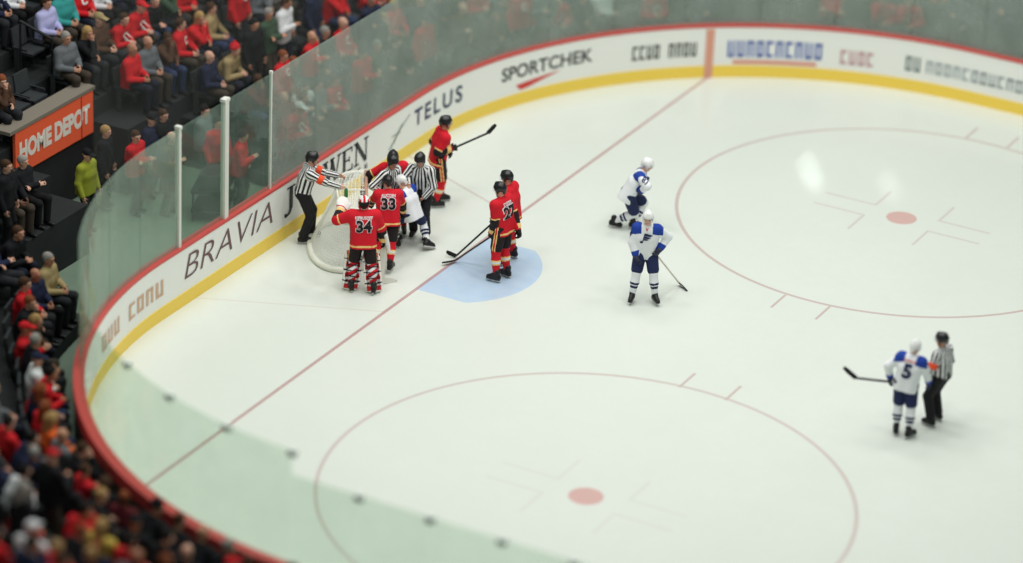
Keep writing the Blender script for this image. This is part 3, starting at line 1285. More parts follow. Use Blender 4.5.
def hockey_player(fig, J, team, label, hel=None, number=None, nameplate=None, group=None, fdl=(0, 1, 0), fdr=(0, 1, 0), udl=(0, 0, 1), udr=(0, 0, 1),
                  goalie=False, skin=0, visor=True, logo=False, sleeve=None):
    red = team == 'red'
    body = sdf_obj('person', body_ops(J, bare=False, foot=False), .012, [SKIN[skin], M_EYE, M_LIP], lambda C: face_mats(J, C))
    fig.root(body)
    tag(body, label, 'person', group)
    R = J['R']
    up, rt, fw = R[:, 2], R[:, 0], R[:, 1]
    jo = jersey_ops(J, 1.06 if goalie else .94, hem=-.15, pads=.116 if goalie else .097)

    def jm(C):
        v = (C - J['pel']) @ up
        mi = np.zeros(len(C), int)
        mi[(v < -.085) & (v > -.118)] = 2
        mi[v < -.118] = 3
        tors = np.abs((C - J['pel']) @ rt)
        arms = []
        for a in 'lr':
            t1, d1 = bone_t(C, J['s' + a], J['e' + a])
            t2, d2 = bone_t(C, J['e' + a], J['w' + a])
            ina = (np.minimum(d1, d2) < .115) & ((d2 < .10) | (d1 < .112)) & (tors > .12)
            fore = ina & (d2 <= d1 + .01) & (t2 > .05)
            low = ina & (t1 > .35)
            if red:
                mi[fore | (ina & (t1 > .86) & (d1 < .1))] = 1
                mi[fore & (t2 > .66)] = 2
                mi[ina & (t1 > .78) & (t1 < .86) & (d1 < d2)] = 2
            else:
                mi[fore & (t2 > .62)] = 1
        if red:
            side = np.abs(((C - J['pel']) @ fw)) < .055
            ws = np.abs((C - J['pel']) @ rt)
            mi[(mi == 0) & side & (v < .22) & (ws > .2) & (ws < .26)] = 1
        else:
            sh_ = (C - J['nb']) @ up
            lat = np.abs((C - J['nb']) @ rt)
            mi[(sh_ > -.115 - .25 * np.clip(lat - .12, 0, 1)) & (lat > .105) & (mi != 1) & (lat < .30)] = 1
        return mi
    if red:
        jmats = [M_HOCKR, M_HOCKB, M_HOCKY, M_HOCKW if False else M_HOCKR]
    else:
        jmats = [M_HOCKW, M_HOCKU, M_HOCKW, M_HOCKW]
    jer = sdf_obj('jersey', jo, .012, jmats, jm, body)
    if number:
        ink = M_HOCKB if red else M_HOCKN
        if red:
            back_text(jer, jo, J, number, .245, 0, -.12, M_HOCKW, bold=.075, lift=.006, name='number_outline')
        back_text(jer, jo, J, number, .225 if red else .28, 0, -.11 if red else -.17, ink, bold=.04, lift=.014)
    if nameplate:
        back_text(jer, jo, J, nameplate, .060 if red else .048, 0, .125 if red else .13, M_HOCKW if red else M_HOCKR, bold=.03, name='name_lettering', width=(.22 if isinstance(nameplate, tuple) else min(.32, .045 * len(nameplate))) * (1 if red else .72))
    if sleeve:
        a, txt = sleeve
        ax = -rt if a == 'l' else rt
        back_text(jer, jo, J, txt, .10, 0, 0, M_HOCKN, bold=.03, name='sleeve_number', axis=ax, org=J['s' + a] * .45 + J['e' + a] * .55)
    if logo:
        # the note emblem: a stem, a round head and two swept wings
        ng = 18
        head = [(.18 + .16 * math.cos(2 * math.pi * i / ng), .14 + .12 * math.sin(2 * math.pi * i / ng)) for i in range(ng)]
        polys = [head, bar_poly(.30, .14, .44, .95, .07), [(.42, 1.0), (1.25, .86), (.98, .72), (.42, .78)], [(.40, .74), (1.05, .62), (.82, .50), (.38, .56)], [(.36, .52), (.86, .42), (.66, .32), (.35, .36)]]
        V, F = poly_tris(polys, .12)
        back_text(jer, jo, J, (V, F), .20, 0, -.08, M_HOCKN, front=True, name='chest_emblem', lift=.012)
        back_text(jer, jo, J, 'V', .06, 0, .16, mat('collar_red', (196, 40, 48), .7), front=True, name='collar_trim', bold=.05)
    # pants
    po = [rc(J['hipl'], J['hipr'], .132, .132, .03), rc(J['pel'] - up * .02, J['pel'] + up * .08, .125, .115, .03)]
    for a in 'lr':
        h, k = J['hip' + a], J['k' + a]
        po.append(rc(h, h + (k - h) * .84, .128, .112, .03))
    for a in 'lr':
        h, k = J['hip' + a], J['k' + a]

    def pm(C):
        mi = np.zeros(len(C), int)
        if red:
            for a, sgn in (('l', -1), ('r', 1)):
                t, d = bone_t(C, J['hip' + a], J['k' + a])
                h, k = J['hip' + a], J['k' + a]
                axd = nrm(k - h)
                q = C - h
                q = q - (q @ axd)[:, None] * axd
                lx = q @ np.array([1.0, 0, 0]) * sgn
                ly = q @ np.array([0, 1.0, 0])
                mi[(lx > .06) & (np.abs(ly) < .034) & (t > -.1)] = 1
                mi[(lx > .06) & (np.abs(ly) < .014) & (t > -.1)] = 2
        return mi
    sdf_obj('pants', po, .012, [M_HOCKB if red else M_HOCKN, M_HOCKY, M_HOCKR], pm, body)
    # socks, skates
    for a, fd, ud in (('l', fdl, udl), ('r', fdr, udr)):
        k, n, h = J['k' + a], J['a' + a], J['hip' + a]
        so_ = [rc(h + (k - h) * .8, k, .078, .082, .02), rc(k, k + (n - k) * .4, .082, .084, .03), rc(k + (n - k) * .4, n + (k - n) * .10, .084, .056, .03)]

        def sm(C, k=k, n=n):
            t, _ = bone_t(C, k, n)
            mi = np.zeros(len(C), int)
            if goalie:
                q = (C - k) @ np.array([1.0, 0, 0])
                zz = np.mod(t * 3 + q * 4, 1.0)
                mi[zz < .45] = 1
                mi[(zz > .45) & (zz < .6)] = 2
            elif red:
                mi[(t > .36) & (t < .56)] = 1
                mi[(t > .42) & (t < .50)] = 2
            else:
                mi[(t > .40) & (t < .66)] = 1
                mi[(t > .50) & (t < .55)] = 0
            return mi
        sdf_obj('hockey_sock', so_, .012, [M_HOCKW, M_HOCKR, M_HOCKB] if goalie else [M_HOCKR, M_HOCKY, M_HOCKW] if red else [M_HOCKW, M_HOCKN, M_HOCKU], sm, body)
        skate(J, a, body, fd, ud)
    if goalie:
        goalie_gear(J, body)
    else:
        for a in 'lr':
            glove(J, a, body, M_HOCKB if red else mat('glove_navy', (44, 48, 70), .7), M_HOCKR if red else mat('glove_cuff', (70, 66, 66), .7))
    if goalie:
        goalie_mask(J, body)
    else:
        helmet(J, body, M_HELB if red else M_HELW, visor)
    return body


def goalie_gear(J, body):
    pw, pr = mat('pad_white', (236, 234, 230), .6), mat('pad_red', (206, 40, 44), .6)
    for a in 'lr':
        k, n = J['k' + a], J['a' + a]
        ax = nrm(k - n)
        f = np.array([0, 1.0, 0])
        f = nrm(f - ax * (f @ ax))
        r = np.cross(f, ax)
        R = np.stack([r, f, ax], 1)
        c = (k + n) / 2 + f * .11 + ax * .06
        ops = [bx(c, (.145, .075, .37), .05, R, .02), bx(c - r * .135 - f * .06, (.025, .075, .28), .02, R, .02), bx(c + r * .135 - f * .06, (.025, .075, .28), .02, R, .02),
               rc(n + f * .10 - ax * .02, n + f * .22 - ax * .06, .10, .07, .04)]

        def pm(C, c=c, ax=ax, r=r):
            t = (C - c) @ ax
            x = (C - c) @ r
            mi = np.zeros(len(C), int)
            mi[(np.abs(np.mod(t + 10, .20) - .1) < .045) & (np.abs(x) < .13)] = 1
            mi[(np.abs(np.mod(t + 10.1, .20) - .1) < .012)] = 2
            return mi
        o = sdf_obj('leg_pad', ops, .014, [pw, pr, M_HOCKB], pm, body)
        for t in (.15, .38, .62, .85):
            b = MB()
            p0 = n + (k - n) * t
            pts = [p0 + r * .13 * math.cos(q) + f * (.02 - .105 * math.sin(q)) for q in np.linspace(0, math.pi, 9)]
            b.tube(pts, .009, 6)
            b.build('strap', [M_HOCKB], o, True)
    # catching glove on the left hand: a broad curved mitt with a T of webbing
    w, e = J['wl'], J['el']
    d = nrm(w - e)
    rt, up, fw = J['R'][:, 0], J['R'][:, 2], J['R'][:, 1]
    nn = nrm(fw - d * (fw @ d))
    s = np.cross(d, nn)
    R = np.stack([s, d, nn], 1)
    ops = [rc(w - d * .10, w + d * .0, .085, .08, .03), el(w + d * .13, (.135, .16, .06), R, .03), ('sub', el(w + d * .14 + nn * .075, (.10, .125, .06), R)),
           rc(w + d * .02 - s * .09, w + d * .20 - s * .13, .028, .024, .02)]
    for o_, L in ((-.05, .13), (-.015, .15), (.02, .15), (.055, .13)):
        ops.append(rc(w + d * .12 + s * o_ - nn * .03, w + d * (.12 + L) + s * o_ * 1.3 + nn * .03, .022, .018, .008))

    def cm(C):
        t = (C - w) @ d
        return np.where((t < -.03), 1, np.where((t > .0) & (t < .03), 2, 0))
    sdf_obj('catching_glove', ops, .012, [pw, M_HOCKB, pr], cm, body)
    # blocker on the right hand
    w, e = J['wr'], J['er']
    d = nrm(w - e)
    nn = nrm(rt - d * (rt @ d))
    s = np.cross(d, nn)
    R = np.stack([s, d, nn], 1)
    bo = sdf_obj('blocker', [bx(w + d * .02 + nn * .06, (.10, .19, .03), .02, R, .02), rc(w - d * .06, w + d * .03, .06, .055, .03)] +
                 [rc(w + d * .09 + s * o_ - nn * .01, w + d * .12 + s * o_ - nn * .06, .018, .016, .006) for o_ in (-.05, -.016, .018, .052)] +
                 [rc(w + d * .05 - s * .06, w + d * .11 - s * .05 - nn * .05, .02, .017, .01)], .012, [pw, M_HOCKB],
                 lambda C: np.where(((C - w) @ nn) < .02, 1, 0), body)
    J['gr'] = w + d * .10 - nn * .04


def goalie_mask(J, body):
    R, c = J['Rh'], J['hc']
    P = lambda x, y, z: c + R @ np.array([x, y, z])
    ops = [el(P(0, -.012, .035), (.112, .132, .118), R, .02), el(P(0, .04, -.05), (.10, .115, .11), R, .03), rc(P(0, .06, -.12), P(0, .085, -.10), .05, .05, .03),
           ('sub', el(P(0, .13, .0), (.07, .07, .055), R)), ('cut', -R[:, 2], P(0, 0, -.17))]

    def mm(C):
        q = (C - c) @ R
        mi = np.zeros(len(C), int)
        mi[(np.abs(np.abs(q[:, 0]) - .075) < .018) & (q[:, 2] < .10)] = 1
        mi[(q[:, 1] < -.06) & (q[:, 2] < .06)] = 2
        mi[(np.abs(q[:, 0]) < .02) & (q[:, 2] > .06)] = 1
        return mi
    o = sdf_obj('goalie_mask', ops, .011, [M_HELW, M_HOCKR, M_HOCKB], mm, body)
    b = MB()
    for i in range(-3, 4):
        x = i * .022
        b.tube([P(x, .12 - abs(x) * .3, .055), P(x, .158 - abs(x) * .35, 0), P(x, .142 - abs(x) * .3, -.06)], .003, 5)
    for z in (-.03, .0, .03):
        b.tube([P(x, .157 - abs(x) * .35 - abs(z) * .3, z) for x in np.linspace(-.075, .075, 7)], .003, 5)
    b.build('cage', [M_STEEL], o, True)


def official(fig, J, label, band=(), skin=0, fdl=(0, 1, 0), fdr=(0, 1, 0)):
    body = sdf_obj('person', body_ops(J, bare=True, foot=False, curl=30), .0095, [SKIN[skin], M_EYE, M_LIP], lambda C: face_mats(J, C))
    fig.root(body)
    tag(body, label, 'person')
    R = J['R']
    up = R[:, 2]
    jo = jersey_ops(J, .86, hem=-.02, slv=.92, pads=.080)
    V, F = sdf_mesh(jo, .011)
    me = new_mesh('striped_shirt', V, F, [M_STRIPE])
    stripe_attr(me, J, V)
    shirt = link('striped_shirt', me, body)
    po = [rc(J['hipl'], J['hipr'], .128, .128, .05), rc(J['pel'] - up * .02, J['pel'] + up * .05, .132, .138, .04)]
    for a in 'lr':
        h, k, n = J['hip' + a], J['k' + a], J['a' + a]
        po += [rc(h, k, .118, .088, .03), rc(k, n + (k - n) * .06, .088, .082, .03)]
    sdf_obj('trousers', po, .012, [M_BLACK], None, body)
    skate(J, 'l', body, fdl)
    skate(J, 'r', body, fdr)
    helmet(J, body, M_HELB, True)
    for a in band:
        s, e = J['s' + a], J['e' + a]
        p, q = s + (e - s) * .52, s + (e - s) * .86
        sdf_obj('armband', [rc(p, q, .088, .084, .01), cut(nrm(e - s), q), cut(-nrm(e - s), p)], .011, [M_BAND], None, shirt)
    return body


def stick(label, grip, heel, toe, butt=.12, tape=True, goalie=False, white=False, up=None):
    """shaft from beyond the gripping hand to the heel, then a curved blade to the toe"""
    grip, heel, toe = (np.asarray(p, float) for p in (grip, heel, toe))
    d = nrm(heel - grip)
    b0 = grip - d * butt
    bd = nrm(toe - heel)
    side = nrm(np.cross(d, bd))
    R = np.stack([side, np.cross(d, side), d], 1)
    b = MB()
    L = np.linalg.norm(heel - b0)
    b.box((b0 + heel) / 2, (.013, .018, L / 2), R)
    if goalie:
        L2 = .62
        b.box(heel - d * L2 / 2, (.012, .045, L2 / 2), R)
    o = b.build('hockey_stick', [mat('shaft_white', (226, 222, 206), .5) if (goalie or white) else mat('shaft_dark', (46, 46, 50), .4)])
    tag(o, label, 'hockey stick')
    bb = MB()
    hgt = .052 if goalie else .040
    upb = nrm(np.cross(bd, side))
    if upb @ d > 0: upb = -upb
    n = 7
    Lb = np.linalg.norm(toe - heel)
    ring = []
    for i in range(n + 1):
        t = i / n
        c = heel + bd * Lb * t + side * .03 * t * t * 1.0
        hh = hgt * (1 - .35 * max(0, t - .7) / .3)
        ring.append([c + side * x * .008 + upb * y * hh for x, y in ((-1, -1), (1, -1), (1, 1), (-1, 1))])
    for i in range(n):
        for j in range(4):
            j2 = (j + 1) % 4
            bb.quad(ring[i][j], ring[i][j2], ring[i + 1][j2], ring[i + 1][j])
    bb.quad(*ring[0][::-1])
    bb.quad(*ring[n])
    bb.build('blade', [mat('blade_white', (228, 226, 216), .6) if goalie else mat('tape_black', (30, 30, 32), .8)], o)
    tb = MB()
    tb.box(b0 + d * .06, (.0145, .0195, .07), R)
    tb.build('grip_tape', [mat('tape_white', (218, 216, 210), .8)], o)
    return o


Z_ = .128
# ---- referee with orange armbands, by the boards
f = Fig(305, 241, 80, 1.05)
J = joints((-.02, -.06, .97), lean=14, head=(0, 8, 0), hr=f.px(347, 190, -.22), hl=f.px(343, 177, .15), fl=(-.16, .12, Z_), fr=(.12, -.06, Z_),
           pl=(-.3, -.4, -1), pr=(.3, -.4, -1))
official(f, J, 'referee in striped shirt with orange armbands standing by the boards, arms held out', 'lr', 0)

# ---- red goalie number 34
f = Fig(362, 287, -6, 1.02)
J = joints((0, -.04, .98), lean=10, head=(-4, 6, 0), hl=f.px(341, 209, .30), hr=f.px(387, 250, .22), fl=f.px(351, 285, 0, Z_), fr=f.px(374, 288, 0, Z_), pl=(-1, -.3, -.6), pr=(1, -.5, .1), sh=.21,
           kl=(-.15, 1, .2), kr=(.15, 1, .2))
hockey_player(f, J, 'red', 'goalie in red jersey number 34 and striped leg pads, seen from behind', number='34', nameplate='KIPRUSOFF', goalie=True,
              fdl=(-.25, 1, 0), fdr=(.3, 1, 0))
g = f.wor(J['gr'])
stick('white goalie stick held down beside the right leg of goalie number 34', g, f.wor(f.px(382, 280, .15)), f.wor(f.px(396, 281, .30)), .18, goalie=True)

# ---- red player number 33
f = Fig(388, 266, -8, 1.0)
J = joints((-.02, 0, 1.0), lean=18, head=(-8, 22, 0), hl=f.px(371, 203, .55), hr=f.px(404, 214, .50), fl=f.px(378, 264, 0, Z_), fr=f.px(390, 267, 0, Z_), pl=(-.8, -.3, -.5), pr=(1, -.4, -.4), twist=4)
hockey_player(f, J, 'red', 'red jersey number 33 player standing just beyond the goalie, back to the camera', number='33', nameplate='AUCOIN', fdl=(-.2, 1, 0), fdr=(.5, 1, 0))

# ---- linesman with black helmet in the middle of the scrum
f = Fig(385, 240, 128, 1.03)
J = joints((0, 0, .97), lean=9, head=(8, 22, 0), hr=f.px(383, 194, -.30), hl=f.px(402, 186, -.25), fl=(-.15, .1, Z_), fr=(.15, -.08, Z_), pl=(-.5, -.3, -.8), pr=(.8, -.3, -.5))
official(f, J, 'linesman in striped shirt behind red number 33, face turned to the right', (), 1)

# ---- red player behind that linesman
f = Fig(393, 232, 172, 1.0)
J = joints((0, 0, 1.0), lean=14, side=5, head=(12, 18, 0), hr=f.px(364, 187, -.25), hl=f.px(402, 196, -.25), fl=(-.2, .05, Z_), fr=(.2, .0, Z_), pl=(-.8, -.3, -.5), pr=(.8, -.5, .1))
hockey_player(f, J, 'red', 'player in red jersey behind the linesman, one arm and black glove stretched to the left', skin=1, visor=True)
stick('dark hockey stick held upright by red player next to the goal net', f.wor(J['gr']), f.wor(J['gr']) + np.array([.12, -.10, -.86]), f.wor(J['gr']) + np.array([.02, -.38, -.92]), .30)

# ---- white player caught in the scrum
f = Fig(411, 250, -50, .93)
J = joints((.02, .02, .84), lean=20, side=-6, head=(-10, 30, 0), hl=f.px(392, 204, .05), hr=f.px(394, 196, .30), fl=(-.12, .28, Z_), fr=f.px(427, 242, .05), pl=(-.7, -.5, -.4), pr=(.7, -.3, -.4), kl=(-.3, 1, .2), kr=(.6, .3, -.3))
sh_dir = nrm(J['ar'] - J['kr'])
hockey_player(f, J, 'white', 'player in white jersey and helmet wrestling low in the scrum, one leg stretched out', fdr=(.75, -.3, -.25), udr=tuple(-sh_dir), visor=True)

# ---- linesman facing the camera
f = Fig(420, 237, 196, 1.03)
J = joints((0, -.02, .97), lean=9, head=(8, 30, 0), hr=f.px(406, 184, -.40), hl=f.px(424, 197, -.22), fl=(-.14, .05, Z_), fr=(.13, .0, Z_), pl=(-.9, -.2, -.2), pr=(.7, -.3, -.5))
official(f, J, 'linesman in striped shirt facing the camera and bending over the white player', (), 1)

# ---- red player standing apart, stick level
f = Fig(439, 205, 76, 1.05)
J = joints((0, -.05, 1.0), lean=10, head=(0, 4, 0), hr=f.px(450, 149, -.12), hl=f.px(445, 150, .18), fl=(-.15, .06, Z_), fr=(.12, -.1, Z_), pl=(-.4, -.6, -.6), pr=(.3, -.8, -.6))
hockey_player(f, J, 'red', 'lone red player nearest the boards, facing right with stick held level', skin=1)
stick('hockey stick held level by the lone red player near the boards', f.wor(J['gr']), f.wor(f.px(488, 133, -.05)), f.wor(f.px(496, 124, -.05)), .35)

# ---- two red players on the crease
f = Fig(500, 276, -62, 1.06)
J = joints((0, -.02, 1.0), lean=6, head=(0, 12, 0), hl=f.px(492, 232, -.08), hr=f.px(518, 229, .0), fl=f.px(496, 276, 0, Z_), fr=f.px(507, 271, 0, Z_), pl=(-.5, -.8, -.3), pr=(.9, -.4, -.3), twist=6)
hockey_player(f, J, 'red', 'nearer of two red players on the blue crease, number 27 on the back', number='27', nameplate=letter_blocks(5, 4), fdl=(-.1, 1, 0), fdr=(.2, 1, 0))
stick('hockey stick of the nearer red player, blade at the edge of the blue crease', f.wor(J['gl']), f.wor(f.px(456, 260, 0, .05)), f.wor(f.px(443, 264, 0, .045)), .12)
f = Fig(508, 262, -64, 1.04)
J = joints((0, -.02, 1.0), lean=8, head=(-5, 14, 0), hl=f.px(492, 224, -.05), hr=f.px(499, 218, .2), fl=(-.2, .05, Z_), fr=(.2, .0, Z_), pl=(-.8, -.5, -.3), pr=(.7, -.5, -.3))
hockey_player(f, J, 'red', 'farther of two red players on the crease, mostly hidden by the nearer one', skin=1)
stick('hockey stick of the farther red player reaching over the blue crease', f.wor(J['gl']), f.wor(f.px(456, 256, 0, .05)), f.wor(f.px(446, 252, 0, .10)), .35)

# ---- two white players
f = Fig(627, 229, 76, 1.0)
J = joints((0, -.02, .76), lean=30, head=(12, 22, 0), hr=f.px(641, 191, -.22), hl=f.px(646, 184, .05), fl=(.0, .12, Z_), fr=f.px(614, 221, -.1, .14), pl=(-.5, .2, -.8), pr=(.6, .1, -.7), kl=(-.3, 1, .2), kr=(.2, 1, -.2), twist=20)
hockey_player(f, J, 'white', 'player in white and blue crouching forward, one skate trailing behind', fdr=(.1, 1, -.25), sleeve=('r', '87'))
f = Fig(643, 298, 176, 1.0)
J = joints((0, -.02, 1.0), lean=4, head=(6, 14, 0), hr=f.px(636, 256, -.12), hl=f.px(660, 249, -.06), fl=f.px(655, 297, 0, Z_), fr=f.px(632, 296, 0, Z_), pl=(-1, -.5, -.1), pr=(1, -.5, -.1), twist=8)
hockey_player(f, J, 'white', 'player in white jersey with blue shoulders facing the camera, stick to one side', logo=True, fdl=(-.35, 1, 0), fdr=(.35, 1, 0), sleeve=('r', '74'))
stick('hockey stick of the white player who faces the camera, blade on the ice', f.wor(J['gl']), f.wor(f.px(679, 283, 0, .05)), f.wor(f.px(688, 289, 0, .045)), .10, white=True)

# ---- white player number 5 and the referee beside him
f = Fig(902, 431, 12, .97)
J = joints((.0, -.03, 1.0), lean=9, side=6, head=(20, 14, 4), hl=f.px(890, 377, .14), hr=f.px(929, 383, .16), fl=f.px(896, 428, 0, Z_), fr=f.px(909, 432, 0, Z_), pl=(-1, -.5, -.1), pr=(.9, -.6, .1), twist=10)
hockey_player(f, J, 'white', 'player in white jersey number 5, back to the camera, beside a referee', number='5', nameplate='JACKMAN', fdl=(-.2, 1, 0), fdr=(.6, .8, 0))
stick('hockey stick held out level by white player number 5', f.wor(J['gl']), f.wor(f.px(856, 378, .1)), f.wor(f.px(844, 368, .1)), .10, white=False)
f = Fig(936, 424, -52, 1.0)
J = joints((0, -.02, .97), lean=4, head=(-14, 10, 0), hl=f.px(923, 368, -.02), hr=f.px(944, 372, .28), fl=(-.15, .02, Z_), fr=(.14, .06, Z_), pl=(-.7, -.5, -.6), pr=(.8, -.6, -.2))
official(f, J, 'referee in striped shirt standing beside the white player number 5', 'l', 1)


# ------------------------------------------------------------------ goal net knocked off its pegs
def goal_net():
    f = Fig(365, 248, 86, 1.0)
    W, H, T, D = .915, 1.22, .56, 1.05
    root = bpy.data.objects.new('goal_net', None)
    COL.objects.link(root)
    f.root(root)
    tag(root, 'dislodged goal net with white base standing behind the goalie, beside the boards', 'goal net')
    mr = mat('net_red', (196, 150, 130), .4)
    mw = mat('net_frame_white', (236, 238, 226), .4)
    b = MB()
    b.tube([(-W, 0, 0), (-W, 0, H - .05), (-W + .05, 0, H), (W - .05, 0, H), (W, 0, H - .05), (W, 0, 0)], .030, 10)
    b.build('goal_posts', [mr], root, True)
    base = []
    for i in range(25):
        a = math.pi * i / 24
        base.append((-1.12 * math.cos(a) * (1 if True else 1), -.30 - (D - .30) * math.sin(a) ** .7, .05))
    base = [(-W, 0, .05)] + base + [(W, 0, .05)]
    b = MB()
    b.tube(base, .062, 8)
    b.build('base_frame', [mw], root, True)
    top = [(-W, 0, H)]
    for i in range(17):
        a = math.pi * i / 16
        top.append((-.86 * math.cos(a), -.16 - (T - .16) * math.sin(a) ** .6, H - .01))
    top.append((W, 0, H))
    b = MB()
    b.tube(top, .02, 8)
    b.build('top_frame', [mw], root, True)
    b = MB()
    b.tube([(0, 0, H), (0, -T, H - .01)], .012, 8)
    b.tube([(0, -T, H - .01), (0, -D, .05)], .032, 8)
    b.build('center_support', [mw], root, True)
    # netting: strings between the top frame and the base, and across
    def rs(pts, n):
        pts = np.array(pts)
        L = np.concatenate([[0], np.cumsum(np.linalg.norm(np.diff(pts, axis=0), axis=1))])
        return np.stack([np.interp(np.linspace(0, L[-1], n), L, pts[:, i]) for i in range(3)], 1)
    n = 64
    A, B = rs(top, n), rs(base, n)
    b = MB()
    for i in range(n):
        mid = (A[i] + B[i]) / 2 * np.array([.97, .97, 1])
        b.tube([A[i], mid, B[i]], .0042, 3, caps=False)
    for k in range(1, 24):
        t = k / 24
        sag = 1 - .12 * t * (1 - t)
        b.tube([(A[i] * (1 - t) + B[i] * t) * np.array([sag, sag, 1]) for i in range(0, n, 2)], .0042, 3, caps=False)
    for k in range(1, 8):
        t = k / 8
        b.tube([(A[i] * np.array([1, t, 1])) for i in range(n)], .0042, 3, caps=False)
    for i in range(4, n - 4, 2):
        b.tube([A[i] * np.array([1, 0, 1]), A[i]], .0042, 3, caps=False)
    o = b.build('netting', [mat('net_string', (236, 238, 228), .8)], root)
    bt = MB()
    c = f.loc(at_z(346, 197, H + .02))
    c[1] = min(-.1, max(-.45, c[1]))
    prof = [(0, .03), (.004, .036), (.10, .038), (.15, .034), (.19, .016)]
    bt.tube([c + np.array([0, 0, z]) for z, r in prof], [r for z, r in prof], 14)
    bo = bt.build('water_bottle', [mat('bottle_green', (46, 134, 74), .35)], None, True)
    bo.location = f.w
    bo.rotation_euler = (0, 0, f.rot)
    cp = MB()
    cp.tube([c + np.array([0, 0, .186]), c + np.array([0, 0, .20]), c + np.array([0, 0, .235])], [.022, .02, .008], 12)
    cp.build('cap', [mat('bottle_cap', (230, 232, 228), .4)], bo, True)
    tag(bo, 'green water bottle standing on top of the goal net', 'bottle')


goal_net()

# ------------------------------------------------------------------ spectators
HAIRC = {'black hair': (30, 26, 25), 'brown hair': (74, 52, 38), 'fair hair': (176, 142, 92), 'grey hair': (150, 146, 140), 'red hair': (132, 72, 44)}
TOPC = {'black': (26, 27, 31), 'navy': (34, 40, 66), 'red': (205, 34, 42), 'white': (226, 228, 230), 'grey': (104, 108, 112), 'brown': (84, 60, 46), 'tan': (166, 146, 104),
        'green': (62, 84, 66), 'lavender': (178, 178, 220), 'teal': (58, 150, 146), 'blue': (66, 96, 160), 'maroon': (96, 32, 40), 'orange': (232, 104, 44), 'yellow': (206, 182, 84), 'lime': (150, 158, 52)}
LEGC = [(30, 34, 48), (26, 26, 28), (52, 64, 96), (70, 62, 54), (44, 46, 50)]
PROTO = {}
HAIR = {}


def hair_mesh(kind):
    P = lambda x, y, z: np.array([x, y, z])
    if kind == 'short':
        ops = [el(P(0, -.016, .036), (.086, .104, .096)), rc(P(-.074, -.02, .02), P(-.070, -.03, -.03), .018, .014), rc(P(.074, -.02, .02), P(.070, -.03, -.03), .018, .014),
               ('sub', bx(P(0, .115, -.05), (.070, .09, .105), .02)), ('cut', np.array([0, 0, -1.0]), P(0, 0, -.07))]
    elif kind == 'long':
        ops = [el(P(0, -.018, .036), (.092, .108, .098)), rc(P(-.078, -.02, .02), P(-.080, -.03, -.17), .030, .026, .03), rc(P(.078, -.02, .02), P(.080, -.03, -.17), .030, .026, .03),
               rc(P(0, -.085, .0), P(0, -.09, -.19), .07, .06, .04), ('sub', bx(P(0, .115, -.05), (.060, .09, .105), .02))]
    elif kind == 'cap':
        ops = [el(P(0, -.012, .040), (.089, .107, .092)), bx(P(0, .125, .048), (.062, .060, .007), .006, Rx(-.15), .02), rc(P(0, -.01, .13), P(0, -.01, .134), .010, .008, .005),
               ('cut', np.array([0, -.1, -1.0]), P(0, 0, .028))]
    elif kind == 'toque':
        ops = [el(P(0, -.014, .050), (.091, .108, .105)), rc(P(-.06, -.01, .035), P(.06, -.01, .035), .05, .05, .05), el(P(0, -.02, .165), (.028, .028, .026), None, .01), ('cut', np.array([0, -.1, -1.0]), P(0, 0, .022)),
               ]
    else:
        ops = [rc(P(-.074, -.03, .0), P(0, -.10, -.01), .014, .014, .02), rc(P(.074, -.03, .0), P(0, -.10, -.01), .014, .014, .02)]
    V, F = sdf_mesh(ops, .011)
    return new_mesh('hair_' + kind, V, F, [M_BLACK])


for k in ('short', 'long', 'cap', 'toque', 'balding'):
    HAIR[k] = hair_mesh(k)


def make_proto(name, J, seated):
    ops = body_ops(J, bare=True, foot=True, curl=28)
    V, F = sdf_mesh(ops, .0135)
    C = V[F].mean(1)
    fm = face_mats(J, C)
    mi = np.where(fm == 1, 3, np.where(fm == 2, 4, 0))
    for a in 'lr':
        t1, d1 = bone_t(C, J['hip' + a], J['k' + a])
        t2, d2 = bone_t(C, J['k' + a], J['a' + a])
        ta, da = bone_t(C, J['e' + a], J['w' + a])
        leg = (np.minimum(d1, d2) < .10) & (da > .06) & ((C - J['pel']) @ J['R'][:, 2] < .12)
        hnd = np.linalg.norm(C - J['w' + a], axis=1) < .13
        mi[leg & ~hnd] = 1
        foot = (C[:, 2] < J['a' + a][2] + .01) & (np.linalg.norm(C - J['a' + a], axis=1) < .26)
        mi[foot] = 2
    body = new_mesh('spectator_body', V, F, [SKIN[0], M_BLACK, M_BOOT, M_EYE, M_LIP], mi)
    jo = jersey_ops(J, .95, hem=-.06 if seated else -.12, slv=.93, pads=.078)
    V, F = sdf_mesh(jo, .0135)
    top = new_mesh('spectator_top', V, F, [M_BLACK])
    # trousers as a loose shell over the legs
    po = [rc(J['hipl'], J['hipr'], .118, .118, .05), rc(J['pel'], J['pel'] + J['R'][:, 2] * .05, .125, .13, .04)]
    for a in 'lr':
        h, k, n = J['hip' + a], J['k' + a], J['a' + a]
        po += [rc(h, k, .105, .078, .03), rc(k, n + (k - n) * .05, .078, .066, .03)]
    V, F = sdf_mesh(po, .0135)
    legs = new_mesh('spectator_trousers', V, F, [M_BLACK])
    PROTO[name] = dict(body=body, top=top, legs=legs, J=J, jo=jo, seated=seated)


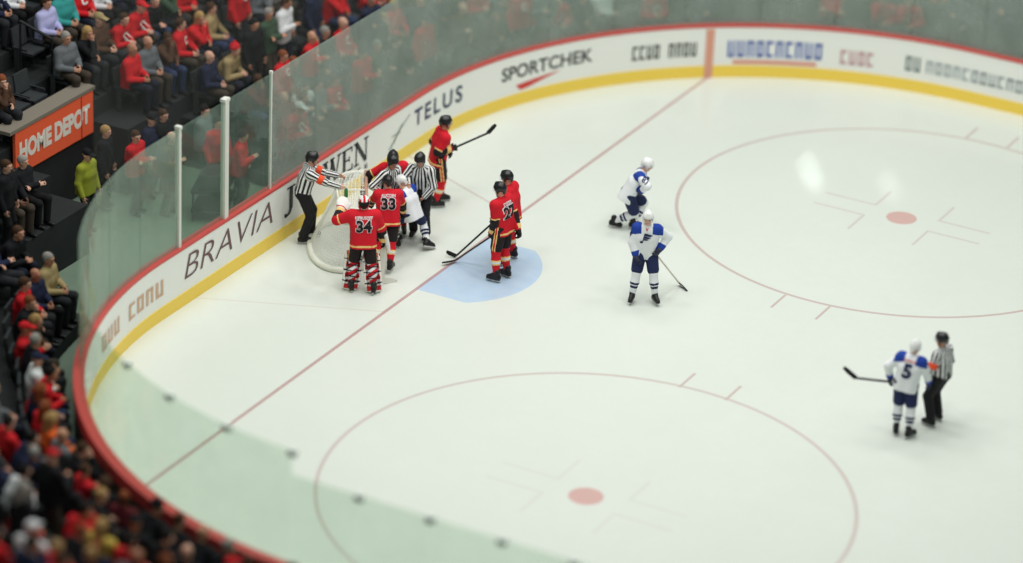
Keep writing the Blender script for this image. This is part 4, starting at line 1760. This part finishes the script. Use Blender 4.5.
SP, FZ = .53, .085
K1 = dict(kl=(-.1, .6, 1), kr=(.1, .6, 1))
make_proto('lap', joints((0, 0, SP), lean=2, head=(0, 8, 0), hl=(-.10, .30, SP + .14), hr=(.10, .32, SP + .14), fl=(-.12, .42, FZ), fr=(.12, .40, FZ), **K1), True)
make_proto('lean', joints((0, 0, SP), lean=24, head=(8, 2, 0), hl=(-.05, .42, SP + .16), hr=(.06, .42, SP + .15), fl=(-.15, .38, FZ), fr=(.15, .36, FZ), **K1), True)
make_proto('cross', joints((0, 0, SP), lean=-4, head=(-16, 8, 0), hl=(.13, .22, SP + .26), hr=(-.13, .25, SP + .23), fl=(-.11, .44, FZ), fr=(.13, .40, FZ), **K1), True)
make_proto('chin', joints((0, 0, SP), lean=14, head=(18, 10, 0), hl=(-.12, .32, SP + .15), hr=(.04, .30, SP + .50), fl=(-.13, .42, FZ), fr=(.12, .36, FZ), pr=(.4, .2, -1), **K1), True)
make_proto('turn', joints((0, 0, SP), lean=4, twist=-18, head=(-38, 4, 0), hl=(-.20, .30, SP + .12), hr=(.05, .36, SP + .13), fl=(-.14, .42, FZ), fr=(.10, .42, FZ), **K1), True)
make_proto('stand', joints((0, 0, .95), lean=2, head=(0, 8, 0), hl=(-.27, .10, .86), hr=(.27, .12, .86), fl=(-.11, 0, FZ), fr=(.11, .03, FZ)), False)
make_proto('stand_fold', joints((0, 0, .95), lean=0, head=(14, 10, 0), hl=(.12, .22, 1.18), hr=(-.12, .25, 1.15), fl=(-.13, 0, FZ), fr=(.13, .05, FZ)), False)
make_proto('stand_pocket', joints((0, 0, .95), lean=5, head=(-18, 12, 0), hl=(-.22, .12, .98), hr=(.10, .30, 1.22), fl=(-.12, .04, FZ), fr=(.12, -.04, FZ)), False)
SEATED = ['lap', 'lean', 'cross', 'chin', 'turn']
STANDING = ['stand', 'stand_fold', 'stand_pocket']
# a white C for the front of red supporters' jerseys
EMB = {}
for k, p in PROTO.items():
    V, F = text_tris('C', .06, 0, .2)
    tmp = back_text(None, p['jo'], p['J'], (V, F), .17, 0, -.02, mat('emblem_white', (238, 236, 230), .7), front=True, lift=.010)
    EMB[k] = tmp.data
    bpy.data.objects.remove(tmp)

ORD = ['', 'first', 'second', 'third', 'fourth', 'fifth', 'sixth', 'seventh', 'eighth', 'ninth', 'tenth', 'eleventh', 'twelfth', 'thirteenth', 'fourteenth', 'fifteenth', 'sixteenth', 'seventeenth',
       'eighteenth', 'nineteenth', 'twentieth', 'twenty-first', 'twenty-second', 'twenty-third', 'twenty-fourth', 'twenty-fifth', 'twenty-sixth', 'twenty-seventh', 'twenty-eighth', 'twenty-ninth', 'thirtieth',
       'thirty-first', 'thirty-second', 'thirty-third', 'thirty-fourth', 'thirty-fifth', 'thirty-sixth', 'thirty-seventh', 'thirty-eighth', 'thirty-ninth', 'fortieth']


def person(pose, loc, rz, top, hairk, hairc, skin, legc, label, group=None, scale=1.0, emblem=False):
    P = PROTO[pose]
    J = P['J']
    o = link('person', P['body'])
    o.location = loc
    o.rotation_euler = (0, 0, rz)
    o.scale = (scale,) * 3
    o.material_slots[0].link = 'OBJECT'
    o.material_slots[0].material = SKIN[skin]
    tag(o, label, 'person', group)
    t = link('jacket' if top in ('black', 'navy', 'brown', 'tan', 'grey', 'green', 'maroon') else 'shirt', P['top'], o)
    t.material_slots[0].link = 'OBJECT'
    t.material_slots[0].material = fabric(TOPC[top])
    tr = link('trousers', P['legs'], o)
    tr.material_slots[0].link = 'OBJECT'
    tr.material_slots[0].material = fabric(legc)
    h = link('cap' if hairk in ('cap', 'toque') else 'hair', HAIR[hairk], o)
    h.matrix_local = Matrix([[*J['Rh'][i], J['hc'][i]] for i in range(3)] + [[0, 0, 0, 1]])
    h.material_slots[0].link = 'OBJECT'
    h.material_slots[0].material = fabric(hairc)
    if emblem:
        link('chest_emblem', EMB[pose], t)
    return o


# arena seat
def seat_mesh():
    b = MB()
    b.box((0, .03, .405), (.22, .20, .028))
    b.box((0, .22, .415), (.22, .018, .02))
    R = Rx(.14)
    b.box((0, -.225, .66), (.22, .022, .20), R)
    b.box((-.245, -.02, .50), (.016, .17, .02))
    b.box((.245, -.02, .50), (.016, .17, .02))
    b.box((-.245, -.10, .26), (.016, .05, .25))
    b.box((.245, -.10, .26), (.016, .05, .25))
    return new_mesh('arena_seat', b.V, b.F, [mat('seat_plastic', (54, 58, 60), .55)], None, False)


SEAT = seat_mesh()
OV = [  # head pixel, top, hair kind, hair colour, pose
    ((38, 5), 'lavender', 'short', 'brown hair', 'lap'), ((54, 10), 'teal', 'long', 'red hair', 'lap'), ((68, 2), 'red', 'short', 'brown hair', 'lap'), ((20, -8), 'white', 'short', 'black hair', 'lap'),
    ((14, 96), 'brown', 'long', 'red hair', 'chin'), ((105, -6), 'white', 'short', 'brown hair', 'lap'), ((125, 12), 'red', 'cap', 'red', 'lean'), ((117, 24), 'red', 'short', 'brown hair', 'lean'), ((133, 27), 'grey', 'balding', 'grey hair', 'lap'),
    ((114, 54), 'red', 'balding', 'grey hair', 'lap'), ((124, 42), 'brown', 'cap', 'tan', 'lap'), ((138, 57), 'brown', 'short', 'brown hair', 'chin'), ((140, 78), 'black', 'short', 'red hair', 'turn'), ((178, 54), 'red', 'short', 'brown hair', 'turn'),
    ((167, 24), 'red', 'long', 'fair hair', 'chin'), ((180, 12), 'tan', 'short', 'brown hair', 'turn'), ((160, 45), 'grey', 'short', 'black hair', 'lean'), ((198, 45), 'navy', 'balding', 'grey hair', 'lap'), ((212, 35), 'tan', 'toque', 'red', 'lean'),
    ((199, 84), 'navy', 'balding', 'brown hair', 'lap'), ((214, 76), 'maroon', 'short', 'brown hair', 'chin'), ((265, 32), 'red', 'short', 'red hair', 'stand'), ((293, 20), 'red', 'balding', 'red hair', 'stand_fold'), ((256, -8), 'white', 'short', 'brown hair', 'stand_pocket'),
    ((228, -10), 'red', 'short', 'black hair', 'stand'), ((205, -8), 'black', 'short', 'black hair', 'stand'), ((312, -8), 'navy', 'short', 'black hair', 'stand'), ((336, 18), 'red', 'balding', 'brown hair', 'lap'), ((125, 125), 'navy', 'short', 'brown hair', 'lap'),
    ((82, 30), 'black', 'long', 'fair hair', 'chin'), ((103, 22), 'black', 'short', 'grey hair', 'lap'), ((95, 57), 'grey', 'short', 'grey hair', 'lap'),
    # bottom-left corner stand
    ((30, 425), 'orange', 'long', 'fair hair', 'lap'), ((12, 430), 'red', 'short', 'black hair', 'lap'), ((20, 470), 'white', 'short', 'black hair', 'lean'), ((42, 475), 'lavender', 'short', 'grey hair', 'lap'), ((6, 505), 'red', 'toque', 'red', 'lap'),
    ((110, 540), 'yellow', 'long', 'fair hair', 'lap'), ((140, 552), 'red', 'short', 'black hair', 'lap'), ((30, 545), 'white', 'cap', 'white', 'lap'), ((5, 550), 'red', 'short', 'black hair', 'lap'), ((10, 285), 'red', 'short', 'brown hair', 'lap'), ((35, 245), 'tan', 'short', 'grey hair', 'lap'),
]
seats = []
for r in range(NROW):
    d = row_d(r) + .56
    s = -24.0
    p_prev, _ = outl(s, d)
    acc_ = 0.0
    while s < 23.5:
        s += .02
        p, n = outl(s, row_d(r, s) + .56)
        acc_ += np.linalg.norm(p - p_prev)
        p_prev = p
        if acc_ < .56:
            continue
        acc_ = 0.0
        if in_well(r, s - .35) or in_well(r, s + .35):
            continue
        z = Z0 + ZR * r
        if -2.1 < s < -1.3 and r >= 4:
            continue                      # the stair aisle
        if (r == 3 and -5.6 < s < -3.2) or (r == 2 and -4.25 < s < -3.2):
            continue
        hx, hy = to_px((p[0], p[1], z + 1.15))
        lx, ly = to_px((p[0], p[1], z + .35))
        if not (-14 < hx < IW + 14 and ly > -2 and hy < IH + 16):
            continue
        seats.append(dict(r=r, s=s, p=p, n=n, z=z, h=(hx, hy)))
# hand-picked people take the nearest seats
for (hp, top, hk, hc, pose) in OV:
    best, bd = None, 1e9
    for q in seats:
        if 'ov' in q: continue
        dd = math.hypot(q['h'][0] - hp[0], q['h'][1] - hp[1] + (-26 if pose.startswith('stand') else 0))
        if dd < bd: best, bd = q, dd
    if best is not None and bd < 40:
        best['ov'] = (top, hk, hc, pose)
rnd = random.Random(21)
n_people = 0
rows = {}
for q in seats:
    hx, hy = q['h']
    zone = 'far' if q['s'] > 3.0 else ('near' if q['s'] < -8.2 else 'end')
    occ = .95
    if zone == 'end' and hx < 75 and 40 < hy < 130 and q['r'] > 3: occ = .12
    elif zone == 'end' and hx < 30: occ = .55
    elif zone == 'far': occ = .70 if q['r'] < 4 else .45
    elif zone == 'near': occ = .86
    if zone == 'end' and q['s'] < -3.3 and q['r'] < 4: occ = 1.0
    q['zone'] = zone
    q['take'] = 'ov' in q or rnd.random() < occ
    rows.setdefault((zone, q['r']), []).append(q)
ZN = {'far': 'behind far glass', 'near': 'of near stand', 'end': 'behind end glass'}
seen_seat = 0
for (zone, r), L in rows.items():
    L.sort(key=lambda q: q['h'][0])
    k = 0
    for q in L:
        rz = math.atan2(-q['n'][1], -q['n'][0]) - math.pi / 2
        so = link('arena_seat', SEAT)
        so.location = (q['p'][0], q['p'][1], q['z'])
        so.rotation_euler = (0, 0, rz)
        if not q['take']:
            tag(so, 'empty dark grey seat in a terrace row of the stands', 'seat', 'empty seats in the stands')
            continue
        tag(so, 'dark grey seat under a seated spectator or behind a standing one', 'seat', 'occupied seats in the stands')
        k += 1
        if 'ov' in q:
            top, hk, hc, pose = q['ov']
        else:
            if zone == 'far' or (q['s'] > .9 and q['r'] < 3):
                w = dict(black=.20, navy=.12, red=.36, white=.09, grey=.10, brown=.05, green=.08)
            elif zone == 'near':
                w = dict(black=.50, navy=.16, red=.10, white=.05, grey=.07, brown=.06, maroon=.04, green=.06)
            elif q['s'] < -3.3:
                w = dict(black=.6, navy=.4)
            else:
                w = dict(black=.50, navy=.16, red=.12, white=.02, grey=.10, brown=.08, maroon=.04, green=.02)
            top = rnd.choices(list(w), list(w.values()))[0]
            hk = rnd.choices(['short', 'long', 'cap', 'toque', 'balding'], [.48, .22, .12, .06, .12])[0]
            hc = rnd.choice(list(HAIRC))
            pose = rnd.choice(SEATED) if rnd.random() < (.80 if zone == 'far' else .95) else rnd.choice(STANDING)
        stand = not PROTO[pose]['seated']
        if hk in ('cap', 'toque'):
            capn = hc if hc in TOPC else rnd.choice(['black', 'red', 'white', 'navy', 'grey'])
            hcol = TOPC[capn]
            hdesc = ('%s cap' if hk == 'cap' else '%s knitted hat') % capn
        else:
            hcol = HAIRC[hc]
            hdesc = ('long ' if hk == 'long' else 'thinning ' if hk == 'balding' else 'short ') + hc
        garment = 'jersey' if top == 'red' else ('jacket' if top in ('black', 'navy', 'brown', 'tan', 'grey', 'green', 'maroon') else 'shirt')
        label = '%s %s, %s, %s from left in %s row %s' % (top, garment, hdesc, ORD[min(k, 40)], ORD[r + 1], ZN[zone])
        if stand: label = 'standing, ' + label
        dd = .34 if stand else 0.0
        loc = (q['p'][0] - q['n'][0] * dd, q['p'][1] - q['n'][1] * dd, q['z'])
        person(pose, loc, rz + rnd.uniform(-.18, .18), top, hk, hcol, rnd.choices([0, 1, 2, 3], [.45, .35, .15, .05])[0], rnd.choice(LEGC), label, 'spectators ' + ZN[zone],
               rnd.uniform(.98, 1.08), emblem=(top == 'red' and rnd.random() < .6))
        n_people += 1

# people on the walkway behind the end glass
WK = [((135, 213), 'stand_fold', 'red', 'short', 'brown hair', (36, 38, 44), 'person in red jacket standing on the walkway behind the corner glass', 0.),
      ((168, 214), 'stand_pocket', 'brown', 'balding', 'brown hair', (40, 36, 36), 'person in dark brown jacket standing nearest the left white glass post', .1),
      ((104, 208), 'stand', 'black', 'short', 'fair hair', (28, 28, 30), 'person in long black coat standing below the orange advertising board end', .3),
      ((86, 232), 'stand', 'lime', 'cap', 'black', (34, 36, 36), 'steward in lime vest and dark cap standing behind the corner glass', .0),
      ((162, 191), 'stand_fold', 'black', 'short', 'brown hair', (30, 30, 34), 'person in black jacket standing at the rear wall of the walkway, brown hair', .2),
      ((148, 195), 'stand', 'navy', 'cap', 'black', (32, 34, 42), 'person in navy jacket and black cap at the rear wall of the walkway', .1),
      ((238, 212), 'stand_pocket', 'red', 'short', 'black hair', (34, 34, 40), 'person in red jacket with black hair standing behind the thickest glass post', .4),
      ((216, 198), 'stand', 'red', 'short', 'black hair', (96, 40, 44), 'person in red jacket standing just left of the thickest glass post', -.3),
      ((203, 186), 'stand_fold', 'grey', 'short', 'black hair', (60, 60, 66), 'person in grey jacket standing at the rear of the walkway', .2),
      ((282, 172), 'stand', 'maroon', 'balding', 'brown hair', (196, 40, 46), 'person in maroon top and red trousers behind the thin glass post', -.5),
      ((300, 160), 'stand_pocket', 'white', 'short', 'black hair', (120, 40, 40), 'person in white shirt at the right end of the walkway behind glass', -.3)]
for (pp, pose, top, hk, hc, legc, label, rj) in WK:
    w = at_z(pp[0], pp[1], .04)
    w[0] = max(w[0], -7.15 if w[1] < -1.2 else -6.7)
    hcol = TOPC[hc] if hk == 'cap' else HAIRC[hc]
    person(pose, (w[0], w[1], .04), -math.pi / 2 + rj, top, hk, hcol, 0, legc, label, None, 1.0)

# dark folding equipment trolley on the walkway
w = at_z(214, 212, .04)
tr = bpy.data.objects.new('equipment_trolley', None)
COL.objects.link(tr)
tr.location = (w[0], w[1], .04)
tr.rotation_euler = (0, 0, .35)
tag(tr, 'low dark equipment trolley with shiny cases on the walkway behind glass', 'trolley')
b = MB()
b.box((0, 0, .62), (.34, .55, .03))
b.box((0, 0, .24), (.34, .55, .03))
b.build('shelf_frame', [mat('trolley_black', (34, 36, 36), .5)], tr)
for sx_1 in (-1, 1):
    for sy_1 in (-1, 1):
        b = MB()
        b.tube([(.30 * sx_1, .50 * sy_1, .06), (.30 * sx_1, .50 * sy_1, .66)], .022, 8)
        b.tube([(.30 * sx_1 - .02, .50 * sy_1, .05), (.30 * sx_1 + .02, .50 * sy_1, .05)], .05, 12)
        b.build('leg', [mat('trolley_black', (34, 36, 36), .5)], tr)
for i, (yy, hh) in enumerate(((-.28, .14), (.18, .10))):
    cb = MB()
    cb.box((0, yy, .652 + hh), (.2, .17, hh))
    cb.box((0, yy, .652 + 2 * hh + .012), (.205, .175, .012))
    cb.box((.21, yy, .652 + hh), (.012, .05, .02), None, 1)
    co = cb.build('equipment_case', [mat('case_dark', (52, 54, 56), .3), M_STEEL])
    co.location = tr.location
    co.rotation_euler = tr.rotation_euler
    tag(co, ('taller' if i == 0 else 'flatter') + ' dark equipment case lying on the trolley behind the end glass', 'case')

print('PEOPLE', n_people, 'SEATS', len(seats))
